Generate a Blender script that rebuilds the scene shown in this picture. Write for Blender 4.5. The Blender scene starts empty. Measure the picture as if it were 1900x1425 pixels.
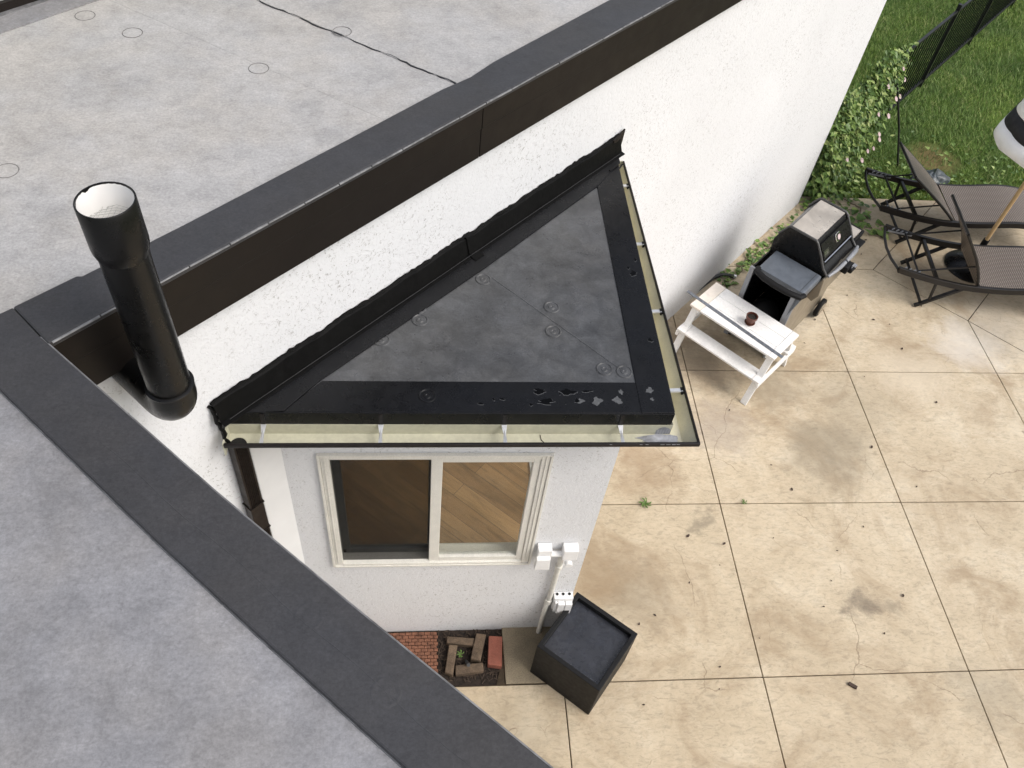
import bpy, bmesh, math, random
from math import radians as R, sin, cos, pi, sqrt
from mathutils import Vector, Matrix
import numpy as np

S = bpy.context.scene
COL = S.collection
rnd = random.Random(7)

# ------------------------------------------------------------------ camera
CAM_H = 5.4
cam_d = bpy.data.cameras.new('camera'); cam = bpy.data.objects.new('camera', cam_d); COL.objects.link(cam)
CR = [[0.9941972, 0.0075132, 0.1073102], [-0.0619634, -0.7754477, 0.6283641], [0.0879344, -0.6313671, -0.7704824]]   # world axes seen in camera (right, down, forward)
m = Matrix(((CR[0][0], -CR[0][1], -CR[0][2], 0), (CR[1][0], -CR[1][1], -CR[1][2], 0), (CR[2][0], -CR[2][1], -CR[2][2], CAM_H), (0, 0, 0, 1)))
cam.matrix_world = m
cam_d.sensor_fit = 'HORIZONTAL'; cam_d.sensor_width = 36; cam_d.lens = 36 * 0.834389
cam_d.clip_start = 0.05; cam_d.clip_end = 600
S.camera = cam

# ------------------------------------------------------------------ sky, sun, exposure
SUN_EL, SUN_AZ = 50, -28          # azimuth counter-clockwise from +X
w = bpy.data.worlds.new('World'); S.world = w; w.use_nodes = True
nt = w.node_tree; bg = nt.nodes['Background']
sky = nt.nodes.new('ShaderNodeTexSky'); sky.sky_type = 'NISHITA'; sky.sun_disc = False
sky.sun_elevation = R(SUN_EL); sky.sun_rotation = R(90 - SUN_AZ)
sky.air_density = 1.2; sky.dust_density = 5; sky.ozone_density = 1
hs = nt.nodes.new('ShaderNodeHueSaturation'); hs.inputs['Saturation'].default_value = 0.5
nt.links.new(sky.outputs[0], hs.inputs['Color']); nt.links.new(hs.outputs[0], bg.inputs['Color'])
bg.inputs['Strength'].default_value = 0.14
sl = bpy.data.lights.new('sun', 'SUN'); sl.energy = 0.8; sl.angle = R(26); sl.color = (1, .975, .94)
so = bpy.data.objects.new('sun', sl); COL.objects.link(so)
sd = Vector((cos(R(SUN_EL)) * cos(R(SUN_AZ)), cos(R(SUN_EL)) * sin(R(SUN_AZ)), sin(R(SUN_EL))))
so.rotation_euler = sd.to_track_quat('Z', 'Y').to_euler(); so.location = sd * 30
S.view_settings.view_transform = 'Standard'; S.view_settings.look = 'None'
S.view_settings.exposure = 0.43; S.view_settings.gamma = 1

# ------------------------------------------------------------------ materials
class NT:
    def __init__(s, name):
        s.m = bpy.data.materials.new(name); s.m.use_nodes = True
        s.t = s.m.node_tree; s.b = s.t.nodes['Principled BSDF']; s._c = None
    def n(s, ty, **kw):
        x = s.t.nodes.new(ty)
        for k, v in kw.items():
            if k.startswith('i_'): x.inputs[k[2:].replace('_', ' ')].default_value = v
            elif k[0] == 'p' and k[1:].isdigit(): x.inputs[int(k[1:])].default_value = v
            else: setattr(x, k, v)
        return x
    def l(s, a, b): s.t.links.new(a, b)
    def co(s):
        if not s._c: s._c = s.n('ShaderNodeTexCoord').outputs['Object']
        return s._c
    def geo(s): return s.n('ShaderNodeNewGeometry')
    def noise(s, scale, detail=4, rough=.55, dist=0, vec=None, out='Fac'):
        x = s.n('ShaderNodeTexNoise'); x.inputs['Scale'].default_value = scale; x.inputs['Detail'].default_value = detail
        x.inputs['Roughness'].default_value = rough; x.inputs['Distortion'].default_value = dist
        s.l(vec or s.co(), x.inputs['Vector']); return x.outputs[out]
    def ramp(s, fac, pts, interp='LINEAR'):
        x = s.n('ShaderNodeValToRGB'); x.color_ramp.interpolation = interp
        e = x.color_ramp.elements
        while len(e) < len(pts): e.new(.5)
        for i, (p, c) in enumerate(pts):
            e[i].position = p; e[i].color = (*c, 1) if isinstance(c, (tuple, list)) else (c, c, c, 1)
        s.l(fac, x.inputs[0]); return x.outputs[0]
    def mix(s, fac, a, b, mode='MIX'):
        x = s.n('ShaderNodeMix', data_type='RGBA', blend_type=mode)
        for inp, v in ((0, fac), (6, a), (7, b)):
            if hasattr(v, 'links'): s.l(v, x.inputs[inp])
            else: x.inputs[inp].default_value = v if inp == 0 else (*v, 1)
        return x.outputs[2]
    def math(s, op, a, b=None, c=None):
        x = s.n('ShaderNodeMath', operation=op)
        for i, v in enumerate((a, b, c)):
            if v is None: continue
            if hasattr(v, 'links'): s.l(v, x.inputs[i])
            else: x.inputs[i].default_value = v
        return x.outputs[0]
    def bump(s, h, strength=.3, dist=.01):
        x = s.n('ShaderNodeBump'); x.inputs['Strength'].default_value = strength; x.inputs['Distance'].default_value = dist
        s.l(h, x.inputs['Height']); s.l(x.outputs[0], s.b.inputs['Normal']); return x
    def set(s, **kw):
        for k, v in kw.items():
            i = s.b.inputs[k.replace('_', ' ')]
            if hasattr(v, 'links'): s.l(v, i)
            else: i.default_value = (*v, 1) if isinstance(v, tuple) else v
        return s.m

def sc(c, k): return tuple(min(1, x * k) for x in c)

def pbr(name, col, rough=.5, metal=0, var=.2, scale=6, bump=0, bscale=80, spec=.5, fine=0.0):
    t = NT(name)
    f = t.noise(scale, 6, .6, .4)
    c = t.ramp(f, [(.3, sc(col, 1 - var)), (.7, sc(col, 1 + var))])
    if fine:
        g = t.noise(bscale * 2.5, 3, .7)
        c = t.mix(fine, c, t.ramp(g, [(.35, .35), (.65, 1.3)]), 'MULTIPLY')
    rr = t.ramp(t.noise(scale * 2.3, 5, .65), [(.25, max(0, rough - .1)), (.75, min(1, rough + .12))])
    t.set(Base_Color=c, Roughness=rr, Metallic=metal, Specular_IOR_Level=spec)
    if bump: t.bump(t.noise(bscale, 5, .6), bump, .004)
    return t.m

M = {}
# knock-down stucco: white, with short broken trowel pits
def stucco(name, col, pit=1.0):
    t = NT(name)
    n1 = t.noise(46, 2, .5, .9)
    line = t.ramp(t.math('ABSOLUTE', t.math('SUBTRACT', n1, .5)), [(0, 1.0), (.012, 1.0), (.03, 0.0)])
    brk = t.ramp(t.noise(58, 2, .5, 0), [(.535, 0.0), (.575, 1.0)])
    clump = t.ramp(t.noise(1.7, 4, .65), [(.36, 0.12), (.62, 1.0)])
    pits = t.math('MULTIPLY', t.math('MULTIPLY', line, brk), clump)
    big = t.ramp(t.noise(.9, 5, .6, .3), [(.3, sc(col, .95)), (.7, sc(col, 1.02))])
    c = t.mix(t.math('MULTIPLY', pits, .68 * pit), big, (.22, .21, .19))  # pit marks tinted dark, their shade put into the base colour
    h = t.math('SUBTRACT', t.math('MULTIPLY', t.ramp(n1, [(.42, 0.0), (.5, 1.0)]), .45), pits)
    h = t.math('ADD', h, t.math('MULTIPLY', t.noise(120, 3, .6), .35))
    t.set(Base_Color=c, Roughness=.85, Specular_IOR_Level=.25)
    t.bump(h, .36 * pit + .05, .005)
    return t.m
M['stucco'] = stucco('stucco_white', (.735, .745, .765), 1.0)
M['trim'] = pbr('smooth_white_render', (.74, .745, .75), .75, var=.03, bump=.08, bscale=50, spec=.25)

def membrane(name, base, lo, hi, rough, scl=1.0, scuff=1.0, specks=.6, spec=.5):
    t = NT(name)
    big = t.noise(1.3 * scl, 8, .68, .9)
    med = t.noise(7 * scl, 8, .72, .5)
    c = t.ramp(t.mix(.55, big, med), [(.37, sc(base, lo)), (.5, base), (.63, sc(base, hi))])
    warm = t.ramp(t.noise(2.1 * scl, 4, .6), [(.4, (.985, .99, 1.012)), (.62, (1.02, 1.0, .98))])
    c = t.mix(1.0, c, warm, 'MULTIPLY')
    sm_ = t.n('ShaderNodeMapping'); sm_.inputs['Rotation'].default_value = (0, 0, R(25)); sm_.inputs['Scale'].default_value = (1, 2.2, 1); t.l(t.co(), sm_.inputs[0])
    grain = t.mix(.6, t.ramp(t.noise(110, 5, .8), [(.33, .74), (.66, 1.2)]), t.ramp(t.noise(24 * scl, 8, .78, 1.0, vec=sm_.outputs[0]), [(.33, .7), (.66, 1.22)]), 'MULTIPLY')
    c = t.mix(.8, c, grain, 'MULTIPLY')
    dk = t.ramp(t.noise(19 * scl, 6, .7, 1.2), [(.6, 0.0), (.7, .4 * scuff)])
    c = t.mix(dk, c, sc(base, .45))
    wh = t.ramp(t.noise(14 * scl, 8, .8, .8), [(.66, 0.0), (.72, .5 * specks)])
    c = t.mix(wh, c, sc(base, 2.0))
    rr = t.ramp(t.noise(5 * scl, 6, .7), [(.3, max(.05, rough - .12)), (.7, rough + .12)])
    t.set(Base_Color=c, Roughness=rr, Specular_IOR_Level=spec)
    h = t.math('ADD', t.math('MULTIPLY', t.noise(3.2, 3, .5), 1.0), t.math('MULTIPLY', t.noise(90, 4, .7), .05))
    t.bump(h, .35, .012)
    return t.m
M['roof_far'] = membrane('pale_grey_roof_membrane', (.39, .382, .372), .8, 1.15, .55, 1.5, .8, .8)  # paler tone for the roof beyond the black edge
M['roof_near'] = membrane('grey_roof_membrane', (.24, .239, .247), .78, 1.2, .52, 1.5, .9, 1.0)
M['bay_mem'] = membrane('dark_grey_membrane', (.068, .07, .073), .6, 1.45, .34, 1.7, 1.4, .6, .5)
M['strip'] = membrane('black_flashing_membrane', (.006, .0063, .0075), .75, 1.35, .3, 2.0, .6, .2, .25)
M['coping'] = membrane('charcoal_coping_membrane', (.0475, .0475, .0505), .88, 1.12, .42, 1.5, .5, .7, .35)
M['fascia'] = pbr('dark_brown_painted_metal', (.0115, .0088, .0072), .5, var=.12, scale=2.5, bump=.03, bscale=9, spec=.22)
M['edge_metal'] = pbr('worn_grey_drip_edge', (.20, .20, .205), .4, .3, var=.45, scale=18, bump=.1)
M['tar'] = pbr('glossy_black_tar', (.004, .004, .004), .45, var=.3, scale=30, bump=.4, bscale=45, spec=.1)
M['black_pipe'] = pbr('black_painted_pipe', (.006, .0058, .0056), .3, var=.12, scale=10, bump=.04, bscale=70, spec=.32)
M['pipe_white'] = pbr('white_pipe_inside', (.8, .79, .77), .5, var=.04)
M['cream'] = pbr('cream_gutter_lining', (.50, .49, .385), .35, var=.1, scale=7, bump=.03, bscale=20, fine=.12)
M['gutter_out'] = pbr('dark_brown_gutter_paint', (.011, .009, .0085), .4, var=.3, scale=20, spec=.25)
M['steel'] = pbr('galvanised_steel', (.66, .67, .68), .35, .6, var=.1, scale=14)
M['sealant'] = pbr('grey_sealant', (.30, .31, .34), .5, var=.45, scale=25, bump=.5, bscale=35)
M['downspout'] = pbr('dark_brown_downspout', (.016, .0115, .0095), .5, var=.15, scale=8, spec=.2)
M['frame_white'] = pbr('almond_window_frame', (.74, .725, .67), .45, var=.06, scale=12, bump=.03, fine=.2)
M['frame_grey'] = pbr('dark_grey_sash', (.17, .18, .18), .4, .2, var=.15)  # darker tone for the left sash
M['white_plastic'] = pbr('white_painted_plastic', (.80, .80, .80), .5, var=.05, scale=20, bump=.08, bscale=60)
M['conduit'] = pbr('offwhite_conduit', (.66, .65, .6), .5, var=.12, scale=20)
M['dark'] = pbr('dark_void', (.006, .006, .006), .8)
M['white_wood'] = pbr('white_painted_wood', (.80, .795, .785), .5, var=.07, scale=9, bump=.12, bscale=25, fine=.12)
M['bare_wood'] = pbr('worn_primed_wood', (.74, .68, .61), .6, var=.1, scale=14, bump=.15, bscale=30)
M['terracotta'] = pbr('brown_terracotta', (.11, .036, .022), .45, var=.25, scale=30)
M['soil'] = pbr('dark_potting_soil', (.018, .013, .01), .9, var=.6, scale=60, bump=1, bscale=90)
M['metal_strip'] = pbr('weathered_zinc_strip', (.17, .185, .21), .45, .5, var=.4, scale=30, bump=.15)
M['hose'] = pbr('dark_grey_hose', (.035, .037, .04), .5, var=.35, scale=20)
M['planter'] = pbr('black_planter_resin', (.0085, .0088, .0098), .55, var=.15, scale=14, bump=.1, bscale=90, spec=.22)
M['planter_in'] = membrane('sky_tinted_planter_top', (.024, .0265, .034), .6, 1.6, .3, 4.0, .3, 1.0, .6)  # lighter blue-grey than the sides, sky reflection put into the colour
M['fence'] = pbr('black_powder_coat', (.008, .0085, .009), .4, var=.2)
M['rattan'] = None
M['rail'] = pbr('dark_bronze_aluminium', (.010, .0085, .008), .36, 0, var=.25, scale=14, bump=.05, spec=.35)
M['bamboo'] = pbr('varnished_pale_wood_pole', (.50, .34, .17), .4, var=.14, scale=12)
M['canvas'] = pbr('white_canvas', (.78, .78, .77), .8, var=.05, scale=10, bump=.25, bscale=20)
M['canvas_black'] = pbr('black_canvas', (.012, .012, .014), .8, var=.2, scale=10, bump=.25, bscale=20)
M['grill_steel'] = pbr('smoke_stained_steel', (.46, .42, .37), .3, .35, var=.28, scale=4.5, bump=.05, bscale=9)
M['grill_black'] = pbr('black_enamel', (.005, .005, .0052), .3, var=.2, scale=12, spec=.3)
M['grill_trim'] = pbr('grey_cast_edge', (.06, .06, .06), .4, .4, var=.2)
M['grill_shelf'] = pbr('blue_grey_shelf_plastic', (.10, .115, .138), .42, var=.22, scale=9, bump=.05, fine=.2)
M['grill_tan'] = pbr('taupe_metal_door', (.27, .235, .185), .34, .55, var=.15, scale=4)
M['grill_handle'] = pbr('grey_handle_tube', (.25, .26, .28), .4, .2, var=.1)
M['rubber'] = pbr('black_rubber', (.0075, .0075, .008), .6, var=.2, spec=.2)
M['chrome'] = pbr('chrome', (.75, .73, .74), .15, 1, var=.1)
M['dial_face'] = pbr('dial_face', (.55, .45, .45), .3, 0, var=.1)
M['brick_old'] = pbr('weathered_tan_brick', (.125, .088, .058), .85, var=.5, scale=16, bump=.6, bscale=90, fine=.6)
M['brick_red'] = pbr('red_paver', (.27, .092, .062), .85, var=.2, scale=14, bump=.4, bscale=120, fine=.5)
M['brick_tile'] = pbr('red_brick_mat', (.20, .088, .052), .85, var=.45, scale=26, bump=.5, bscale=110, fine=.5)
M['mulch'] = pbr('dark_mulch', (.022, .015, .011), .95, var=.8, scale=40, bump=1, bscale=70)
M['chip'] = pbr('wood_chip', (.055, .038, .027), .9, var=.6, scale=30)
M['leaf_dead'] = pbr('dry_dark_leaf', (.06, .036, .026), .8, var=.7, scale=2.2)
M['weed'] = pbr('weed_green', (.09, .16, .03), .6, var=.3, scale=40)
M['petal'] = pbr('pale_pink_petal', (.66, .53, .53), .6, var=.1)
M['bag'] = pbr('grey_blue_plastic', (.07, .085, .095), .35, var=.7, scale=18, bump=.4, bscale=25)
M['siding'] = pbr('pale_grey_siding', (.36, .38, .36), .5, var=.06)
M['plaster_in'] = pbr('indoor_plaster', (.7, .66, .58), .8, var=.03)
M['wire'] = pbr('thin_wire', (.4, .4, .38), .5, .3)

def patio_mat():
    t = NT('stamped_tan_concrete')
    big = t.noise(.55, 7, .62, .8); med = t.noise(2.6, 8, .68, .8)
    c = t.ramp(t.mix(.5, big, med), [(.33, (.42, .342, .235)), (.5, (.53, .443, .318)), (.66, (.625, .548, .42))])
    # slate-like relief: fine short streaks
    warp = t.n('ShaderNodeMapping'); warp.inputs['Rotation'].default_value = (0, 0, R(35)); warp.inputs['Scale'].default_value = (1, 2.3, 1)
    t.l(t.co(), warp.inputs[0])
    fine = t.noise(16, 9, .74, 1.0, vec=warp.outputs[0])
    c = t.mix(.85, c, t.ramp(fine, [(.34, .68), (.5, 1.0), (.68, 1.12)]), 'MULTIPLY')
    spk = t.ramp(t.noise(70, 5, .75, .3), [(.28, .6), (.4, 1.0), (.7, 1.06)])
    c = t.mix(.8, c, spk, 'MULTIPLY')
    brown = t.ramp(t.noise(1.15, 7, .7, 1.3), [(.48, 0.0), (.66, .62)])
    c = t.mix(brown, c, (.30, .215, .13))
    pale = t.ramp(t.noise(1.9, 6, .65, .6), [(.58, 0.0), (.72, .4)])
    c = t.mix(pale, c, (.64, .56, .43))
    # stains with places of their own; the under-table one also paints the table's shade
    wob = t.noise(3.2, 6, .7, out='Color')
    vm = t.n('ShaderNodeVectorMath', operation='MULTIPLY_ADD'); vm.inputs[1].default_value = (.75, .75, 0); t.l(wob, vm.inputs[0]); t.l(t.co(), vm.inputs[2])
    def stain_shade(x, y, r, k, col):
        nonlocal c
        d = t.n('ShaderNodeVectorMath', operation='DISTANCE'); t.l(vm.outputs[0], d.inputs[0]); d.inputs[1].default_value = (x + .375, y + .375, 0)
        c = t.mix(t.ramp(d.outputs['Value'], [(0, k), (max(.01, r * .45), k * .75), (r, 0.0)]), c, col)
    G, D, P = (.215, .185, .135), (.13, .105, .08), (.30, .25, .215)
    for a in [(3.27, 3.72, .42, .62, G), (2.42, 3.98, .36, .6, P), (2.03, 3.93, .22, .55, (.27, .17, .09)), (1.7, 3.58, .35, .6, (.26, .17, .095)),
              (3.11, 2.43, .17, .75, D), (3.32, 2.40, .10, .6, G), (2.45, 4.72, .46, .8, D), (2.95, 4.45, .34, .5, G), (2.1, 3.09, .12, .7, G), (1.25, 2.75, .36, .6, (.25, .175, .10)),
              (1.5, 2.5, .3, .35, G), (4.3, 4.55, .42, .5, (.66, .58, .46)), (4.95, 4.9, .4, .6, (.72, .68, .62)), (.76, 2.16, .24, .8, (.17, .14, .1)), (3.6, 4.2, .5, .3, G),
              (3.76, 1.77, .3, .4, G), (.6, 1.6, .4, .4, G), (4.9, 5.6, .5, .3, G), (5.3, 5.1, .5, .45, (.36, .34, .31)), (3.3, 5.6, .4, .5, G)]:
        stain_shade(*a)
    # wandering hair cracks of the stamp
    vm2 = t.n('ShaderNodeVectorMath', operation='MULTIPLY_ADD'); vm2.inputs[1].default_value = (.45, .45, 0); t.l(t.noise(1.5, 3, .5, out='Color'), vm2.inputs[0]); t.l(t.co(), vm2.inputs[2])
    def crack(scale, seed, w, mlo, k):
        mp = t.n('ShaderNodeMapping'); mp.inputs['Location'].default_value = (seed, seed * 1.7, 0); t.l(vm2.outputs[0], mp.inputs[0])
        v = t.n('ShaderNodeTexVoronoi', feature='DISTANCE_TO_EDGE', voronoi_dimensions='2D'); v.inputs['Scale'].default_value = scale
        wv = t.n('ShaderNodeVectorMath', operation='MULTIPLY_ADD'); wv.inputs[1].default_value = (.10, .10, 0)
        t.l(t.noise(7, 5, .65, out='Color'), wv.inputs[0]); t.l(mp.outputs[0], wv.inputs[2]); t.l(wv.outputs[0], v.inputs['Vector'])
        e = t.ramp(v.outputs['Distance'], [(0, 1.0), (w, 0.0)])
        return t.math('MULTIPLY', e, t.ramp(t.noise(1.8, 3, .6, vec=mp.outputs[0]), [(mlo, 0.0), (mlo + .06, k)]))
    cr = t.math('MAXIMUM', crack(.8, 3.1, .0032, .5, .6), crack(1.5, 9.4, .0045, .56, .42))
    c = t.mix(cr, c, (.17, .12, .075))
    t.set(Base_Color=c, Roughness=t.ramp(fine, [(.3, .55), (.7, .8)]), Specular_IOR_Level=.35)
    h = t.math('SUBTRACT', t.math('ADD', t.math('MULTIPLY', fine, .7), t.math('MULTIPLY', t.noise(3.5, 5, .6, .5), .9)), cr)
    t.bump(h, .38, .012)
    return t.m
M['patio'] = patio_mat()
M['slab'] = pbr('greyish_slab_concrete', (.27, .225, .155), .75, var=.3, scale=3, bump=.3, bscale=60, fine=.45)
M['joint'] = pbr('joint_dirt', (.05, .035, .02), .9, var=.4, scale=20)

def grass_mats():
    t = NT('grass_blades')
    ri = t.n('ShaderNodeNewGeometry')
    c = t.ramp(ri.outputs['Random Per Island'], [(0, (.075, .15, .026)), (.45, (.12, .22, .038)), (.85, (.19, .285, .068)), (1, (.36, .39, .17))])
    big = t.ramp(t.noise(.8, 5, .6), [(.35, (.55, .62, .66)), (.65, (1.25, 1.15, 1.0))])
    t.set(Base_Color=t.mix(1.0, c, big, 'MULTIPLY'), Roughness=.55, Specular_IOR_Level=.3); M['grass'] = t.m
    t = NT('lawn_soil')
    c = t.ramp(t.noise(9, 6, .7), [(.35, (.05, .075, .02)), (.65, (.09, .135, .034))])
    d = t.n('ShaderNodeVectorMath', operation='DISTANCE'); t.l(t.co(), d.inputs[0]); d.inputs[1].default_value = (5.75, 7.75, 0)
    dd = t.math('ADD', d.outputs['Value'], t.math('MULTIPLY', t.noise(4, 4, .6), .3))
    c = t.mix(t.ramp(dd, [(.3, .8), (.52, 0.0)]), c, (.17, .125, .06))
    t.set(Base_Color=c, Roughness=.95, Specular_IOR_Level=.1); M['lawn'] = t.m
    t = NT('vine_leaf')
    ri = t.n('ShaderNodeNewGeometry')
    c = t.ramp(ri.outputs['Random Per Island'], [(0, (.06, .115, .025)), (.45, (.11, .19, .042)), (.8, (.21, .30, .075)), (1, (.36, .42, .15))])
    c = t.mix(.35, c, t.ramp(t.noise(60, 3, .6), [(.3, .6), (.7, 1.3)]), 'MULTIPLY')
    t.set(Base_Color=c, Roughness=.45, Specular_IOR_Level=.4)
    M['vine'] = t.m
grass_mats()

def glass_mat(name, tint, dirt=0.0):
    t = NT(name); N = t.t.nodes; out = N['Material Output']; N.remove(t.b)
    tr = t.n('ShaderNodeBsdfTransparent'); tr.inputs[0].default_value = (*tint, 1)
    gl = t.n('ShaderNodeBsdfGlossy'); gl.inputs['Roughness'].default_value = .02
    lw = t.n('ShaderNodeLayerWeight'); fr = t.n('ShaderNodeMapRange'); t.l(t.math('POWER', lw.outputs['Facing'], 4), fr.inputs[0]); lw.inputs[0].default_value = .5; fr.inputs['To Min'].default_value = .035; fr.inputs['To Max'].default_value = .9
    mx = t.n('ShaderNodeMixShader'); t.l(fr.outputs[0], mx.inputs[0]); t.l(tr.outputs[0], mx.inputs[1]); t.l(gl.outputs[0], mx.inputs[2])
    t.l(mx.outputs[0], out.inputs['Surface']); return t.m
M['glass'] = glass_mat('window_glass', (.93, .94, .92))
def screen_mat():
    t = NT('insect_screen_mesh'); N = t.t.nodes; out = N['Material Output']
    t.set(Base_Color=(.012, .011, .01), Roughness=.8, Specular_IOR_Level=.1)
    tr = t.n('ShaderNodeBsdfTransparent'); mx = t.n('ShaderNodeMixShader'); mx.inputs[0].default_value = .42
    t.l(tr.outputs[0], mx.inputs[1]); t.l(t.b.outputs[0], mx.inputs[2]); t.l(mx.outputs[0], out.inputs['Surface']); return t.m
M['screen'] = screen_mat()

def plank_mat():
    t = NT('oak_laminate_planks')
    mp = t.n('ShaderNodeMapping'); mp.inputs['Rotation'].default_value = (0, 0, R(41)); t.l(t.co(), mp.inputs[0])
    br = t.n('ShaderNodeTexBrick'); br.offset = .37; br.inputs['Scale'].default_value = 1
    br.inputs['Brick Width'].default_value = 1.25; br.inputs['Row Height'].default_value = .125; br.inputs['Mortar Size'].default_value = .0016
    br.inputs['Color1'].default_value = (.40, .235, .105, 1); br.inputs['Color2'].default_value = (.25, .135, .056, 1); br.inputs['Mortar'].default_value = (.08, .05, .03, 1)
    t.l(mp.outputs[0], br.inputs['Vector'])
    st = t.n('ShaderNodeMapping'); st.inputs['Scale'].default_value = (1.1, 9, 1); t.l(mp.outputs[0], st.inputs[0])
    g = t.noise(2.6, 8, .68, .9, vec=st.outputs[0])
    c = t.mix(.9, br.outputs['Color'], t.ramp(g, [(.3, .5), (.5, 1.0), (.7, 1.25)]), 'MULTIPLY')
    t.set(Base_Color=c, Roughness=.4); return t.m
M['planks'] = plank_mat()

def rattan_mat():
    t = NT('woven_taupe_sling')
    w1 = t.n('ShaderNodeTexWave', bands_direction='X'); w1.inputs['Scale'].default_value = 17; t.l(t.co(), w1.inputs[0])
    w2 = t.n('ShaderNodeTexWave', bands_direction='Y'); w2.inputs['Scale'].default_value = 17; t.l(t.co(), w2.inputs[0])
    k = t.math('MULTIPLY', w1.outputs[1], w2.outputs[1])
    c = t.mix(t.ramp(k, [(.2, 0.0), (.55, 1.0)]), (.075, .06, .05), (.30, .25, .21))
    t.set(Base_Color=c, Roughness=.5); t.bump(k, .5, .004); return t.m
M['rattan'] = rattan_mat()

# ------------------------------------------------------------------ mesh builder
ORG = {}
class MB:
    def __init__(s, T=None): s.v = []; s.f = []; s.T = T
    def add(s, vs, fs):
        o = len(s.v)
        for p in vs:
            p = Vector(p); s.v.append(s.T @ p if s.T else p)
        s.f += [tuple(o + i for i in f) for f in fs]; return s
    def box(s, x0, x1, y0, y1, z0, z1):
        return s.add([(x0, y0, z0), (x1, y0, z0), (x1, y1, z0), (x0, y1, z0), (x0, y0, z1), (x1, y0, z1), (x1, y1, z1), (x0, y1, z1)],
                     [(0, 3, 2, 1), (4, 5, 6, 7), (0, 1, 5, 4), (1, 2, 6, 5), (2, 3, 7, 6), (3, 0, 4, 7)])
    def prism(s, poly, z0, z1):
        n = len(poly)
        a = sum(poly[i][0] * poly[(i + 1) % n][1] - poly[(i + 1) % n][0] * poly[i][1] for i in range(n))
        if a < 0: poly = poly[::-1]
        vs = [(p[0], p[1], z0) for p in poly] + [(p[0], p[1], z1) for p in poly]
        return s.add(vs, [tuple(range(n))[::-1], tuple(range(n, 2 * n))] + [(i, (i + 1) % n, n + (i + 1) % n, n + i) for i in range(n)])
    def hull8(s, b, t):      # 4 bottom + 4 top corners
        return s.add(list(b) + list(t), [(0, 3, 2, 1), (4, 5, 6, 7), (0, 1, 5, 4), (1, 2, 6, 5), (2, 3, 7, 6), (3, 0, 4, 7)])
    def tube(s, pts, r, n=10, caps=True, flat=None):
        pts = [Vector(p) for p in pts]; rs = r if isinstance(r, (list, tuple)) else [r] * len(pts)
        vs = []; up = None
        for i, p in enumerate(pts):
            d = (pts[min(i + 1, len(pts) - 1)] - pts[max(i - 1, 0)]).normalized()
            if up is None: up = Vector((0, 0, 1)) if abs(d.z) < .95 else Vector((1, 0, 0))
            a = d.cross(up).normalized(); b = a.cross(d).normalized(); up = b
            for k in range(n):
                an = 2 * pi * k / n; vs.append(p + (a * cos(an) + b * sin(an) * (flat or 1)) * rs[i])
        fs = [(i * n + k, i * n + (k + 1) % n, (i + 1) * n + (k + 1) % n, (i + 1) * n + k) for i in range(len(pts) - 1) for k in range(n)]
        if caps: fs += [tuple(range(n))[::-1], tuple(range((len(pts) - 1) * n, len(pts) * n))]
        return s.add(vs, fs)
    def bar(s, p0, p1, w, h, up=(0, 0, 1)):   # rectangular bar w (sideways) x h (along up)
        p0, p1 = Vector(p0), Vector(p1); d = (p1 - p0).normalized(); a = d.cross(Vector(up)).normalized(); b = a.cross(d).normalized()
        q = lambda p: [p - a * w / 2 - b * h / 2, p + a * w / 2 - b * h / 2, p + a * w / 2 + b * h / 2, p - a * w / 2 + b * h / 2]
        return s.add(q(p0) + q(p1), [(0, 3, 2, 1), (4, 5, 6, 7), (0, 1, 5, 4), (1, 2, 6, 5), (2, 3, 7, 6), (3, 0, 4, 7)])
    def lathe(s, prof, c=(0, 0), n=40, close=True):
        vs = []; k = len(prof)
        for i in range(n):
            a = 2 * pi * i / n
            for r, z in prof: vs.append((c[0] + r * cos(a), c[1] + r * sin(a), z))
        fs = [(i * k + j, ((i + 1) % n) * k + j, ((i + 1) % n) * k + j + 1, i * k + j + 1) for i in range(n) for j in range(k - 1)]
        if close:
            if prof[0][0] > 1e-6: fs.append(tuple(i * k for i in range(n))[::-1])
            if prof[-1][0] > 1e-6: fs.append(tuple(i * k + k - 1 for i in range(n)))
        return s.add(vs, fs)
    def build(s, name, mat, parent=None, bevel=0, smooth=False, org=None, label=None, flip=False):
        if parent is not None: org = ORG[parent]
        elif org is None:
            xs = [p.x for p in s.v]; ys = [p.y for p in s.v]; zs = [p.z for p in s.v]
            org = Vector(((min(xs) + max(xs)) / 2, (min(ys) + max(ys)) / 2, min(zs)))
        org = Vector(org)
        me = bpy.data.meshes.new(name); me.from_pydata([tuple(p - org) for p in s.v], [], s.f)
        bm = bmesh.new(); bm.from_mesh(me); bmesh.ops.remove_doubles(bm, verts=bm.verts, dist=1e-6) if smooth else None
        bmesh.ops.delete(bm, geom=[v for v in bm.verts if not v.link_faces], context='VERTS'); bmesh.ops.recalc_face_normals(bm, faces=bm.faces); bm.to_mesh(me); bm.free()
        me.materials.append(M[mat] if isinstance(mat, str) else mat)
        if smooth:
            for p in me.polygons: p.use_smooth = True
        o = bpy.data.objects.new(name, me); COL.objects.link(o)
        if parent is not None: o.parent = parent
        else: o.location = org
        ORG[o] = org
        if bevel:
            b = o.modifiers.new('bevel', 'BEVEL'); b.width = bevel; b.segments = 2; b.limit_method = 'ANGLE'; b.angle_limit = R(35); b.harden_normals = False
        if label: o['label'] = label
        if smooth:
            try: me.set_sharp_from_angle(angle=R(40))
            except Exception: pass
        return o

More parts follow.
